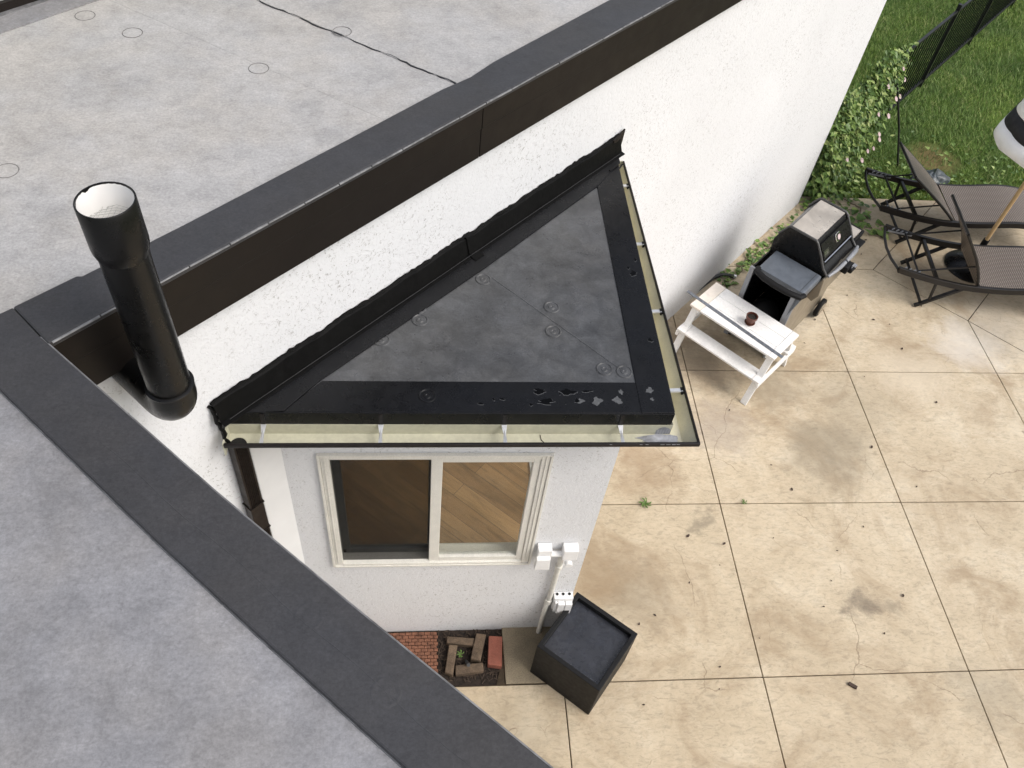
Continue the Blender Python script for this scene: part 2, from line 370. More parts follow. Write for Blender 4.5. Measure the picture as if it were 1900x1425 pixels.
def tag(o, label, cat, group=None, kind=None):
    if label: o['label'] = label
    if cat: o['category'] = cat
    if group: o['group'] = group
    if kind: o['kind'] = kind
    return o
def thing(name, label, cat, loc, group=None):
    o = bpy.data.objects.new(name, None); COL.objects.link(o); o.empty_display_size = .1
    o.location = loc; ORG[o] = Vector(loc); return tag(o, label, cat, group)
def struct(o): o['kind'] = 'structure'; return o

# ------------------------------------------------------------------ house frame: s along the 45 degree wall, o outwards from it
Q = sqrt(.5); WC = -2.09
def P(s, o, z=None):
    x, y = (s + (WC + o)) * Q, (s - (WC + o)) * Q
    return (x, y) if z is None else (x, y, z)
def wbox(mb, s0, s1, o0, o1, z0, z1):
    return mb.prism([P(s0, o0), P(s1, o0), P(s1, o1), P(s0, o1)], z0, z1)

BY = 2.316; BX0, BX1 = -.64, .961     # the triangular bay: front face and its two corners
S_L = (BX0 + (BX0 + 2.956)) * Q       # where the bay front meets the main wall
S_R = (BX1 + (BX1 + 2.956)) * Q
ZR = 3.38                             # main roof
S_END = 7.6
house = thing('house', 'white stucco house with flat grey membrane roofs, black fascia and a triangular window bay', 'house', (0, 3, 0))
# ground first
YL = 6.98                             # lawn begins here
ga = MB().add([(-250, -250, -.03), (250, -250, -.03), (250, 250, -.03), (-250, 250, -.03)], [(0, 1, 2, 3)]).build('ground', 'lawn', org=(0, 0, 0)); struct(ga)

# patio: separate slabs with real saw-cut gaps
def inset(poly, d):
    n = len(poly); a = sum(poly[i][0] * poly[(i + 1) % n][1] - poly[(i + 1) % n][0] * poly[i][1] for i in range(n))
    if a < 0: poly = poly[::-1]
    out = []
    for i in range(n):
        p0, p1, p2 = Vector(poly[i - 1]), Vector(poly[i]), Vector(poly[(i + 1) % n])
        d1 = (p1 - p0).normalized(); d2 = (p2 - p1).normalized()
        n1 = Vector((-d1.y, d1.x)); n2 = Vector((-d2.y, d2.x)); k = (n1 + n2); k = k / (k.dot(n1))
        out.append(tuple(p1 + k * d))
    return out
X0, X1, X2, X3 = .93, 2.259, 3.703, 5.086
Y0, Y1, Y2, Y3 = 1.933, 3.254, 4.572, 5.877
J1, J2 = (4.382, Y3), (5.086, 5.209)
xs = [X0, X1, X2, X3, 6.47, 7.85, 9.3]; ys = [-4.6, -3.3, -2, -.7, .61, Y0, Y1, Y2]
cells = [[(xs[i], ys[j]), (xs[i + 1], ys[j]), (xs[i + 1], ys[j + 1]), (xs[i], ys[j + 1])] for i in range(6) for j in range(7)]
cells += [[(-.5, ys[j]), (X0, ys[j]), (X0, min(ys[j + 1], Y0)), (-.5, min(ys[j + 1], Y0))] for j in range(5)]
cells += [[(1.2, Y2), (X1, Y2), (X1, Y3), (1.2, Y3)], [(X1, Y2), (X2, Y2), (X2, Y3), (X1, Y3)], [(X2, Y2), (X3, Y2), J2, J1, (X2, Y3)], [(X3, Y2), (5.723, Y2), J2],
          [(2.7, Y3), J1, (J1[0] + YL - Y3, YL), (2.7, YL)], [J1, J2, (J2[0] + YL - J2[1], YL), (J1[0] + YL - Y3, YL)], [J2, (5.723, Y2), (9.3, Y2), (9.3, YL), (J2[0] + YL - J2[1], YL)]]
mb = MB()
for c in cells: mb.prism(inset(c, .0038), -.025, 0)
pt = mb.build('patio', 'patio', org=(0, 0, 0), bevel=.0025); struct(pt)
mb = MB().prism([(-.6, -4.7), (9.35, -4.7), (9.35, YL + .01), (1.9, YL + .01), (.5, 1.94), (-.6, 1.94)], -.029, -.016)
struct(mb.build('patio_base', 'joint', org=(0, 0, 0)))
struct(MB().prism([(.56, 1.941), (.926, 1.941), (.926, 2.33), (.553, 2.33)], -.05, -.003).build('path_slab', 'slab', bevel=.004))
struct(MB().add([(-1.6, 1.5, -.026), (.552, 1.5, -.026), (.552, 2.6, -.026), (-1.6, 2.6, -.026)], [(0, 1, 2, 3)]).build('soil_bed', 'mulch'))

# ---- main wall, split round the bay opening
mb = MB()
wbox(mb, .3, S_L, -.2, 0, -.1, 3.3); wbox(mb, S_R, S_END, -.2, 0, -.1, 3.3); wbox(mb, S_L, S_R, -.2, 0, 2.42, 3.3)
mb.prism([P(S_END, -.2), P(S_END, -6), P(S_END - .2, -6), P(S_END - .2, -.2)], -.1, 3.3)
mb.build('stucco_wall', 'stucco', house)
# wing wall under the near roof
CW = (-1.131, 1.806)
wd = Vector((1.428, -1.273)).normalized(); wn = Vector((-wd.y, wd.x))
if wn.x < 0: wn = -wn
def Wp(t, o): p = Vector(CW) + wd * t + wn * o; return (p.x, p.y)
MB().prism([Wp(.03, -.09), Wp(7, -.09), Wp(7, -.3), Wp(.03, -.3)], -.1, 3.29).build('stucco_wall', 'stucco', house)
# ---- roofs
MB().prism([P(.2, -.12), P(S_END + .1, -.12), P(S_END + .1, -1.9), P(-2.6, -1.9), P(-2.6, -.16)], 3.28, ZR).build('roof', 'roof_far', house, label='pale grey flat roof beyond the black edge')
rf2 = MB().prism([P(-2.6, -.165), P(.35, -.165), Wp(.2, -.06), Wp(7, -.06), (1.5, -5.5), (-5.5, -5.5)], 3.27, ZR - .004).build('roof', 'roof_near', house, label='grey flat roof in front of the black edge')
roof = [o for o in house.children if o.name.startswith('roof')][0]
# lapped sheet beyond the seam, with its ragged black bead
s0, s1 = (-.80, 3.944), (.153, 3.287)
sdv = (Vector(s1) - Vector(s0)).normalized()
e0 = Vector(s0) - sdv * .6
MB().prism([tuple(e0), s1, P(2.61, -.135), P(3.577, -.15), P(S_END + .05, -.15), P(S_END + .05, -1.88), ], ZR, ZR + .004).build('roof_sheet', 'roof_far', roof)
pts = []
for i in range(60):
    t_ = i / 59; p = e0.lerp(Vector(s1), t_); q = Vector((-sdv.y, sdv.x)) * (rnd.uniform(-.004, .004) + .004 * sin(i * .7))
    pts.append((p.x + q.x, p.y + q.y, ZR + .003))
MB().tube(pts, [rnd.uniform(.0015, .0042) for _ in pts], 6).build('roof_seam', 'coping', roof, smooth=True)
for a, b, r in [((-1.5, 3.924), (-.05, 2.945), .0022), ((-1.75, 2.83), (-.75, 3.08), .0018), ((-.75, 3.08), (-.2, 3.35), .0018), ((-1.3, 1.05), (-3, 2.6), .002)]:
    pp = [Vector(a).lerp(Vector(b), i / 30) for i in range(31)]
    MB().tube([(p.x + rnd.uniform(-.002, .002), p.y + rnd.uniform(-.002, .002), ZR - .001) for p in pp], r, 6).build('roof_seam', 'roof_far', roof, smooth=True)
M['ring_dark'] = pbr('dark_ring', (.16, .155, .15), .7, var=.5, scale=25)  # darker tone for the rings round the roof fasteners
def plate(x, y, z, r, mat, par, dome=True, hs=1):
    prof = [(r * 1.12, z - .002), (r * 1.05, z + .002), (r, z + .0035), (r * .93, z + .001), (r * .8, z + .0008), (r * .3, z + .0012), (.004, z + .0018)] if not dome else \
           [(r * 1.18, z - .002), (r * 1.04, z + .0045), (r * .95, z + .005), (r * .84, z + .0012), (r * .5, z + .0012), (r * .42, z + .004), (r * .2, z + .0045), (.003, z + .0015)]
    prof = [(a, z + (b - z) * hs) for a, b in prof]
    o = MB().lathe(prof, (x, y), 32).build('fastener_plate', mat, par, smooth=True)
    return o
def ring_mark(x, y, z, r, par):
    return MB().tube([(x + r * cos(2 * pi * k / 36), y + r * sin(2 * pi * k / 36), z) for k in range(37)], .0021, 6, caps=False, flat=.6).build('fastener_ring', 'ring_dark', par, smooth=True)
for x, y in [(-1.239, 3.579), (-1.463, 3.702), (-.682, 3.346), (-.357, 3.671), (-1.467, 2.608), (-.5, 4.15), (.4, 4.2)]:
    ring_mark(x, y, ZR + (.005 if (x, y) == (-.357, 3.671) else .0005), .041, roof)

# ---- copings (thick folded membrane strips) with a worn metal drip edge
mb = MB().prism([P(.478, .055), P(S_END + .12, .055), P(S_END + .12, -.16), P(3.577, -.149), P(2.66, -.136), P(2.5, -.118), P(2.34, -.131), P(1.8, -.125), P(1.07, -.124), P(.70, -.13), P(.69, -.142), P(.482, -.149)], 3.37, 3.398)
cp = mb.build('coping', 'coping', house, bevel=.006)
OUT = [(-1.131, 1.806), (-.542, 1.262), (-.182, .945), (.297, .533), (2.2, -1.1)]
INN = [(1.9, -1.22), (-.028, .545), (-.352, .832), (-.651, 1.102), (-1.191, 1.608), P(.25, -.165)]
cp2 = MB().prism(OUT[::1] + INN + [P(.482, -.150)], 3.362, 3.395).build('coping', 'coping', house, bevel=.005)
mb = MB(); prev = None
for i in range(46):           # slightly wavy, chipped drip edge on the main coping
    s_ = .49 + i * .16; mb.tube([P(s_, .0575 + rnd.uniform(-.001, .0015), 3.393), P(s_ + .155, .0575 + rnd.uniform(-.001, .0015), 3.393)], rnd.uniform(.0028, .0048), 6)
mb.build('drip_edge', 'edge_metal', house)
mb = MB()
for a, b in zip(OUT[:-1], OUT[1:]): mb.tube([(*a, 3.389), (*b, 3.389)], .004, 6)
for a, b in zip(INN[:-2], INN[1:-1]): mb.tube([(*a, 3.376), (*b, 3.376)], .0035, 6)
mb.build('drip_edge', 'edge_metal', house)
# raised dents and fixings under the near coping
for t_, o_ in [(1.25, -.10), (1.52, -.115), (.35, -.1), (2.05, -.1)]:
    x, y = Wp(t_, o_); plate(x, y, 3.395, .033, 'coping', cp2, True, .1)
x, y = P(.87, -.06); plate(x, y, 3.398, .035, 'coping', cp, True, .1)
mb = MB()
pts = [(*Wp(.45 + i * .09 , -.115 + .004 * sin(i * 1.3)), 3.3945) for i in range(24)]
mb.tube(pts, .0026, 6, flat=.4); mb.build('coping_crease', 'coping', cp2, smooth=True)
# fascia boards
mb = MB(); s_ = .40
for s_a, s_b in [(.40, 2.395), (2.398, 4.9), (4.903, S_END + .1)]:
    wbox(mb, s_a, s_b, .003, .05, 3.125, 3.27); wbox(mb, s_a, s_b, .003, .054, 3.272, 3.388)
mb.build('fascia', 'fascia', house, bevel=.003)
MB().prism([Wp(-.05, -.004), Wp(7, -.004), Wp(7, -.08), Wp(-.05, -.08)], 3.11, 3.36).build('fascia', 'fascia', house, bevel=.003)
# upper wall at the back of the far roof
mb = MB(); wbox(mb, -2.6, S_END, -2.1, -1.80, 3.3, 4.3); mb.build('upper_wall', 'siding', house)
mb = MB(); wbox(mb, -2.6, S_END, -1.80, -1.775, ZR, ZR + .045); mb.build('upper_wall_base', 'fascia', house)
mb = MB(); wbox(mb, -2.6, S_END, -1.775, -1.757, ZR + .0, ZR + .012); mb.build('drip_edge', 'edge_metal', house)
mb = MB(); wbox(mb, -2.6, S_END, -1.757, -1.64, ZR, ZR + .006); mb.build('roof_shade_dirt_strip', 'roof_near', house)  # darker strip standing in for shade and dirt along the wall foot

# ---- bay
WX0, WX1, WZ0, WZ1 = -.465, .631, .942, 2.030
mb = MB()
for a in [(BX0 - .02, WX0, -.1, 2.44), (WX1, BX1, -.1, 2.44), (WX0, WX1, -.1, WZ0), (WX0, WX1, WZ1, 2.44)]: mb.box(a[0], a[1], BY, BY + .09, a[2], a[3])
# right-hand side: unseen glazed opening, added to let daylight onto the indoor floor
YR = BX1 + 2.956
for a in [(BY + .09, BY + .3, -.1, 2.44), (YR - .25, YR, -.1, 2.44), (BY + .3, YR - .25, 2.15, 2.44), (BY + .3, YR - .25, -.1, .12)]: mb.box(BX1 - .14, BX1, a[0], a[1], a[2], a[3])
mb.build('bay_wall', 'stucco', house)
mb = MB(); wbox(mb, S_L - .15, S_L - .002, .0, .012, -.05, 2.42); mb.build('corner_trim', 'trim', house, bevel=.003)
mb = MB(); mb.box(BX1 - .09, BX1 - .05, BY + .3, YR - .25, .12, .17); mb.box(BX1 - .09, BX1 - .05, BY + .3, YR - .25, 2.09, 2.15)
for y in (BY + .3, (BY + YR) / 2 - .03, YR - .31): mb.box(BX1 - .09, BX1 - .05, y, y + .06, .17, 2.09)
bd = mb.build('added_glazing', 'frame_white', house)
MB().box(BX1 - .073, BX1 - .067, BY + .36, YR - .31, .17, 2.09).build('pane', 'glass', bd)  # pane of the added glazing
# inside: room floor and walls
MB().prism([(BX0 + .05, BY + .09), (BX1 - .14, BY + .09), (BX1 - .14, YR), P(6, -.2), P(6, -4.6), P(-.2, -4.6), P(-.2, -.2), P(S_L, -.2)], -.0, .1).build('indoor_floor', 'planks', house)
mb = MB(); wbox(mb, -.2, 6, -4.75, -4.6, 0, 3.2); wbox(mb, -.35, -.2, -4.6, -.2, 0, 3.2); wbox(mb, 6, 6.15, -4.6, -.2, 0, 3.2)
mb.build('indoor_wall', 'plaster_in', house)
# window
win = MB()
fw = .042
win.box(WX0, WX0 + fw, BY - .014, BY + .07, WZ0, WZ1); win.box(WX1 - fw, WX1, BY - .014, BY + .07, WZ0, WZ1)
win.box(WX0 + fw, WX1 - fw, BY - .014, BY + .07, WZ1 - .03, WZ1)
win.add([(WX0 + fw, BY - .018, WZ0), (WX1 - fw, BY - .018, WZ0), (WX1 - fw, BY + .09, WZ0), (WX0 + fw, BY + .09, WZ0), (WX0 + fw, BY - .018, WZ0 + .02), (WX1 - fw, BY - .018, WZ0 + .02), (WX1 - fw, BY + .09, WZ0 + .045), (WX0 + fw, BY + .09, WZ0 + .045)],
        [(0, 3, 2, 1), (4, 5, 6, 7), (0, 1, 5, 4), (1, 2, 6, 5), (2, 3, 7, 6), (3, 0, 4, 7)])
wobj = win.build('window', 'frame_white', house, bevel=.004)
mb = MB()                      # stepped outer moulding
for x0, x1 in ((WX0 - .014, WX0 - .0005), (WX1 + .0005, WX1 + .014)): mb.box(x0, x1, BY - .02, BY - .001, WZ0 - .012, WZ1 + .012)
mb.box(WX0 - .0005, WX1 + .0005, BY - .02, BY - .001, WZ1 + .0005, WZ1 + .012); mb.box(WX0 - .0005, WX1 + .0005, BY - .022, BY - .001, WZ0 - .014, WZ0 - .0005)
for x in (WX0 + .016, WX1 - .022): mb.box(x, x + .006, BY - .019, BY - .0145, WZ0 + .03, WZ1 - .002)
mb.build('moulding', 'frame_white', wobj, bevel=.002)
MX = .058
def sash(x0, x1, z0, z1, y0, y1, b, bl, mat):
    mb = MB(); mb.box(x0, x0 + bl, y0, y1, z0, z1); mb.box(x1 - b, x1, y0, y1, z0, z1); mb.box(x0 + bl, x1 - b, y0, y1, z0, z0 + b * 1.15); mb.box(x0 + bl, x1 - b, y0, y1, z1 - b, z1)
    return mb.build('sash', mat, wobj, bevel=.003)
sash(MX, WX1 - fw - .0005, WZ0 + .026, WZ1 - .031, BY - .006, BY + .03, .034, .056, 'frame_white')
MB().box(MX + .056, WX1 - fw - .034, BY + .011, BY + .016, WZ0 + .06, WZ1 - .06).build('pane', 'glass', wobj)
sash(WX0 + fw + .0005, MX + .03, WZ0 + .05, WZ1 - .031, BY + .038, BY + .068, .04, .04, 'frame_grey')
MB().box(WX0 + fw + .04, MX - .01, BY + .05, BY + .055, WZ0 + .09, WZ1 - .07).build('pane', 'glass', wobj)
MB().box(WX0 + fw + .001, MX - .001, BY + .005, BY + .0062, WZ0 + .028, WZ1 - .031).build('insect_screen', 'screen', wobj)
for z_ in (WZ1 - .075, WZ0 + .075): MB().box(WX0 + fw + .004, WX0 + fw + .018, BY + .028, BY + .037, z_, z_ + .018).build('screen_latch', 'dark', wobj)
#(WX0 + fw + .004, WX0 + fw + .018, BY + .028, BY + .037, WZ0 + .075, WZ0 + .09)
# inner jamb and sill seen through the panes
mb = MB(); mb.box(WX0, WX1, BY + .0905, BY + .11, WZ0 - .03, WZ0 + .02); mb.build('sill', 'frame_white', wobj, bevel=.004)

# ---- bay roof
ZB = 2.555
br = MB().prism([P(.93, .012), (-.79, 2.172), (1.08, 2.172), (1.08, 4.03), P(3.613, .012)], 2.44, ZB).build('bay_roof', 'bay_mem', house, label='triangular dark grey membrane roof over the window bay')
hw = .155
mb = MB()
mb.prism([(-.555, 2.165), (.945, 2.165), (.945, 2.332), (-.41, 2.328)], ZB - .004, ZB + .003)
mb.build('edge_strip', 'strip', br, bevel=.0015)
mb = MB(); mb.prism([(.943, 2.163), (1.086, 2.163), (1.09, 4.03), (1.02, 3.96), (.945, 3.70)], ZB - .004, ZB + .0055); mb.build('edge_strip', 'strip', br, bevel=.0015)
mb = MB(); mb.prism([P(.95, .02), P(1.0, .05), (-.552, 2.164), (-.415, 2.33), P(2.36, hw + .004), P(3.30, hw - .012), P(3.55, .10), P(3.62, .02)], ZB - .004, ZB + .0085); mb.build('edge_strip', 'strip', br, bevel=.0015)
# drip face
MB().box(-.80, 1.09, 2.158, 2.171, 2.482, ZB + .0015).build('drip_face', 'strip', br, bevel=.002)
MB().box(1.081, 1.092, 2.172, 4.03, 2.482, ZB + .002).build('drip_face', 'strip', br, bevel=.002)
# upstand flashing against the wall, with ragged tar bead and the two ends
mb = MB()
N = 60; rows = []
for i in range(N + 1):
    s_ = .925 + (3.63 - .925) * i / N; e = .004 * sin(i * .9) + rnd.uniform(-.003, .003)
    rows.append([P(s_, .075, ZB + .009), P(s_, .05, ZB + .013), P(s_, .022, ZB + .092 + e), P(s_, .004, ZB + .100 + e)])
vs = [p for r_ in rows for p in r_]
mb.add(vs, [(i * 4 + j, (i + 1) * 4 + j, (i + 1) * 4 + j + 1, i * 4 + j + 1) for i in range(N) for j in range(3)])
fl = mb.build('flashing', 'tar', br)
mb = MB(); pts = [P(.925 + (3.63 - .925) * i / 130, .006 + rnd.uniform(-.003, .004), ZB + .099 + .004 * sin(i * .41) + rnd.uniform(-.004, .004)) for i in range(131)]
mb.tube(pts, [rnd.uniform(.004, .009) for _ in pts], 6); mb.build('tar_bead', 'tar', fl, smooth=True)
mb = MB(); mb.tube([P(.96 + (3.6 - .96) * i / 40, .06, ZB + .0165 + rnd.uniform(-.001, .001)) for i in range(41)], .0011, 6); mb.build('flashing_lip', 'coping', fl)
mb = MB(); mb.add([P(3.56, .012, ZB + .08), P(3.66, .006, ZB + .02), P(3.67, .01, ZB + .125), P(3.56, .018, ZB + .10), P(3.56, .024, ZB + .08), P(3.66, .02, ZB + .02), P(3.67, .02, ZB + .125), P(3.56, .03, ZB + .10)],
                  [(0, 1, 2, 3), (7, 6, 5, 4), (0, 4, 5, 1), (1, 5, 6, 2), (2, 6, 7, 3), (3, 7, 4, 0)]); mb.build('flashing_end', 'fascia', fl)
pts = [P(.925 + .03 * sin(i), .01 + .012 * i, ZB + .1 - .018 * i) for i in range(12)]
mb = MB(); mb.tube([P(.918 + rnd.uniform(-.006, .006), .004 + .006 * i, ZB + .09 - .016 * i) for i in range(13)], [rnd.uniform(.006, .012) for i in range(13)], 6); mb.build('tar_bead', 'tar', fl, smooth=True)
sp = (.17 + 3.217) * Q
mb = MB(); mb.add([P(sp - .03, .10, ZB + .0105), P(sp + .035, .10, ZB + .0105), P(sp + .03, .055, ZB + .017), P(sp - .025, .055, ZB + .017), P(sp + .02, .024, ZB + .099), P(sp - .02, .024, ZB + .099), P(sp + .02, .002, ZB + .108), P(sp - .02, .002, ZB + .108)],
                  [(0, 1, 2, 3), (3, 2, 4, 5), (5, 4, 6, 7)]); mb.build('tape_patch', 'tar', fl)
for x, y in [(.298, 2.964), (.612, 2.786), (.605, 2.632), (-.002, 2.69), (.814, 2.41), (.902, 2.395), (-.17, 2.566), (-.01, 2.768)]: plate(x, y, ZB, .034, 'bay_mem', br)
plate(.031, 2.25, ZB + .002, .034, 'strip', br)
pp = [Vector((.345, 2.974)).lerp(Vector((.886, 2.411)), i / 24) for i in range(25)]
MB().tube([(p.x + rnd.uniform(-.0015, .0015), p.y, ZB) for p in pp], .0045, 6, flat=.6).build('membrane_seam', 'bay_mem', br, smooth=True)
pp = [Vector((.40, 2.93)).lerp(Vector((.52, 2.80)), i / 12) for i in range(13)]

# ---- gutters: one L-shaped run with cream lining and dark outside
gut = thing('gutter', 'cream lined box gutter with dark rim along two sides of the triangular bay roof', 'gutter', (.2, 2.1, 2.4))
GZ0, GZ1 = 2.415, 2.482
mb = MB()
def gl(p, z): return (*p, z)
F0, F1 = (-.785, 2.046), (1.196, 2.052); Bk0, Bk1 = (-.785, 2.156), (1.098, 2.156); RF = (1.152, 4.03); RBk = (1.098, 4.03)
# floor, back walls
mb.add([gl(Bk0, GZ1), gl(Bk1, GZ1), gl(RBk, GZ1), gl(Bk0, GZ0), gl(Bk1, GZ0), gl(RBk, GZ0), gl((F0[0], F0[1] + .048), GZ0), gl((F1[0] - .047, F1[1] + .048), GZ0), gl((RF[0] - .03, RF[1]), GZ0)],
       [(0, 1, 4, 3), (3, 4, 7, 6)])
lin = mb.build('lining', 'cream', gut)
sm = lin.modifiers.new('thick', 'SOLIDIFY'); sm.thickness = .002
M['cream_lit'] = pbr('lit_gutter_lining', (.66, .625, .475), .35, var=.1, scale=7, fine=.12)  # brighter copy of the cream, light on the right run put into its colour
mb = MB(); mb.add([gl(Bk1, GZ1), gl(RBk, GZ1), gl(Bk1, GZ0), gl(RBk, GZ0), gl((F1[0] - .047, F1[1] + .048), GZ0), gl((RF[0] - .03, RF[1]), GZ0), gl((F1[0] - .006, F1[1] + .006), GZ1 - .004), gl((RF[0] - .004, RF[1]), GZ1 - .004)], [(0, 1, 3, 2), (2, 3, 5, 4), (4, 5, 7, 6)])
mb.build('lining', 'cream_lit', gut).modifiers.new('thick', 'SOLIDIFY').thickness = .0015
mb = MB(); mb.add([gl((F0[0], F0[1] + .048), GZ0), gl((F1[0] - .047, F1[1] + .048), GZ0), gl((RF[0] - .03, RF[1]), GZ0), gl((F0[0], F0[1] + .006), GZ1 - .004), gl((F1[0] - .006, F1[1] + .006), GZ1 - .004), gl((RF[0] - .004, RF[1]), GZ1 - .004)], [(0, 1, 4, 3)])
o = mb.build('front_lining', 'cream', gut); sm = o.modifiers.new('thick', 'SOLIDIFY'); sm.thickness = .0015
mb = MB(); mb.add([gl((F0[0], F0[1] + .045), GZ0 - .004), gl((F1[0] - .044, F1[1] + .045), GZ0 - .004), gl((RF[0] - .028, RF[1]), GZ0 - .004), gl((F0[0], F0[1] + .001), GZ1 - .004), gl((F1[0] - .001, F1[1] + .001), GZ1 - .004), gl((RF[0] + .001, RF[1]), GZ1 - .004),
                   gl(Bk0, GZ0 - .004), gl((Bk1[0] - .02, Bk1[1]), GZ0 - .004), gl((RBk[0] - .02, RBk[1]), GZ0 - .004)], [(0, 1, 4, 3), (1, 2, 5, 4), (0, 6, 7, 1), (1, 7, 8, 2)])
o = mb.build('shell', 'gutter_out', gut)
mb = MB(); mb.bar(gl(F0, GZ1 + .002), gl(F1, GZ1 + .002), .014, .021); mb.bar(gl((F1[0] - .003, F1[1] - .004), GZ1 + .002), gl(RF, GZ1 + .002), .011, .015)
mb.build('rim', 'gutter_out', gut, bevel=.004)
for x in (.93, .955, 1.02, 1.045, 1.07, 1.09, .8, -.2, -.215, -.32, -.345, -.36, .15):
    mb = MB(); mb.bar((x, 2.0445, GZ1 + .0105), (x + rnd.uniform(.006, .022), 2.0445, GZ1 + .0105), rnd.uniform(.0012, .003), .002); mb.build('chipped_paint', 'edge_metal', gut)
MB().add([gl(F0, GZ0), gl(Bk0, GZ0), gl(Bk0, GZ1 + .006), gl(F0, GZ1 + .006)], [(0, 1, 2, 3)]).build('end_cap', 'cream', gut).modifiers.new('thick', 'SOLIDIFY').thickness = .006
MB().add([gl(RF, GZ0), gl(RBk, GZ0), gl(RBk, GZ1 + .004), gl(RF, GZ1 + .004)], [(0, 1, 2, 3)]).build('end_cap', 'cream', gut).modifiers.new('thick', 'SOLIDIFY').thickness = .006
vs = []; oy = F0[1] + .05
for k in range(21):
    a = pi * k / 20; vs += [(-.745 + r_ * cos(a), oy + r_ * sin(a), GZ0 + z_) for r_, z_ in ((.041, .001), (.041, .005), (.036, .005), (.036, .002))]
ho = MB().add(vs, [(k * 4 + q, k * 4 + 4 + q, k * 4 + 5 + q, k * 4 + 1 + q) for k in range(20) for q in range(3)]).build('outlet', 'cream', gut)
MB().add([(-.745 + .0355 * cos(pi * k / 20), oy + .0355 * sin(pi * k / 20), GZ0 + .0025) for k in range(21)], [tuple(range(21))]).build('outlet_hole', 'dark', ho)
for x in (-.642, -.162, .358, .863):
    mb = MB()
    mb.add([(x - .011, 2.153, GZ1 + .002), (x + .013, 2.153, GZ1 + .002), (x + .007, 2.115, GZ1 - .008), (x - .004, 2.115, GZ1 - .008), (x - .008, 2.055, GZ1 - .004), (x + .010, 2.055, GZ1 - .004)], [(0, 1, 2, 3), (3, 2, 5, 4)])
    mb.tube([(x + .001, 2.156, GZ1 - .006), (x + .001, 2.06, GZ1 - .012)], .004, 8)
    o = mb.build('bracket', 'steel', gut); o.modifiers.new('thick', 'SOLIDIFY').thickness = .002
    MB().box(x - .008, x + .010, 2.154, 2.1575, GZ1 + .002, ZB - .004).build('bracket_tab', 'gutter_out', o)
for y in (2.349, 2.842, 3.329, 3.812):
    xr = 1.19 + (1.15 - 1.19) * (y - 2.05) / 1.98
    mb = MB(); mb.bar((1.094, y, GZ1 - .002), (xr - .006, y + .004, GZ1 - .002), .022, .003); mb.bar((1.094, y - .009, GZ1 + .001), (xr - .006, y - .005, GZ1 + .001), .003, .006)
    o = mb.build('bracket', 'steel', gut)
    MB().box(xr - .014, xr - .002, y - .014, y + .018, GZ1 - .012, GZ1 + .003).build('bracket_screw', 'dark', o)
mb = MB(); n_ = 26
ring = [(1.05 + .10 * cos(2 * pi * i / n_) * rnd.uniform(.75, 1.2), 2.126 + .026 * sin(2 * pi * i / n_) * rnd.uniform(.8, 1.1)) for i in range(n_)]
mb.prism([(min(x, 1.13), y) for x, y in ring], GZ0 + .0015, GZ0 + .005)
n_ = 14; mb.add([(1.03 + i * .006, 2.1535 - .001 * (i % 2), GZ0 + .005) for i in range(12)] + [(1.03 + i * .006, 2.1535, GZ0 + .03 + .028 * sin(pi * i / 11) + rnd.uniform(-.004, .004)) for i in range(12)], [(i, i + 1, 13 + i, 12 + i) for i in range(11)])
mb.build('sealant_patch', 'sealant', gut)
mb = MB(); mb.tube([(.52, 2.148, GZ0 + .004), (.523, 2.12, GZ0 + .004), (.54, 2.10, GZ0 + .004)], .0016, 5); mb.build('twig', 'leaf_dead', gut)
# black cable end at the far gutter end
mb = MB(); mb.tube([(1.03, 3.83, ZB + .012), (1.08, 3.88, ZB + .014), (1.11, 3.94, 2.50), (1.14, 4.0, 2.488)], .005, 8); tag(mb.build('cable', 'rubber', None, smooth=True), 'short black cable curling over the far end of the bay gutter', 'cable')

# ---- downspout
dn = thing('downspout', 'dark brown ribbed square downspout on the white wall left of the window', 'downspout', P(.96, .05, 0))
s0_, s1_ = .938, 1.005
mb = MB()
ribs = []
o0 = .015; o1 = .066
nr = 6; prof = [(s0_, o0), (s0_, o1)]
for i in range(nr):
    a = s0_ + .008 + (s1_ - s0_ - .016) * i / nr; b = s0_ + .008 + (s1_ - s0_ - .016) * (i + 1) / nr
    prof += [(a, o1), (a + (b - a) * .3, o1 - .006), (a + (b - a) * .55, o1 - .006), (a + (b - a) * .85, o1)]
prof += [(s1_, o1), (s1_, o0)]
mb.prism([P(a, b) for a, b in prof], 0.02, 1.86); sp_ = mb.build('spout', 'downspout', dn)
mb = MB(); wbox(mb, s0_ - .002, s1_ + .002, o0 - .003, o1 + .002, 1.675, 1.90); mb.build('sleeve', 'downspout', dn, bevel=.004)
mb = MB(); mb.prism([P(a, b) for a, b in prof], 1.86, 2.405); mb.build('spout', 'downspout', dn)
for z_ in (1.672, 1.897): mb = MB(); wbox(mb, s0_ - .006, s1_ + .006, o0 - .004, o1 + .006, z_, z_ + .006); mb.build('strap', 'fascia', dn)

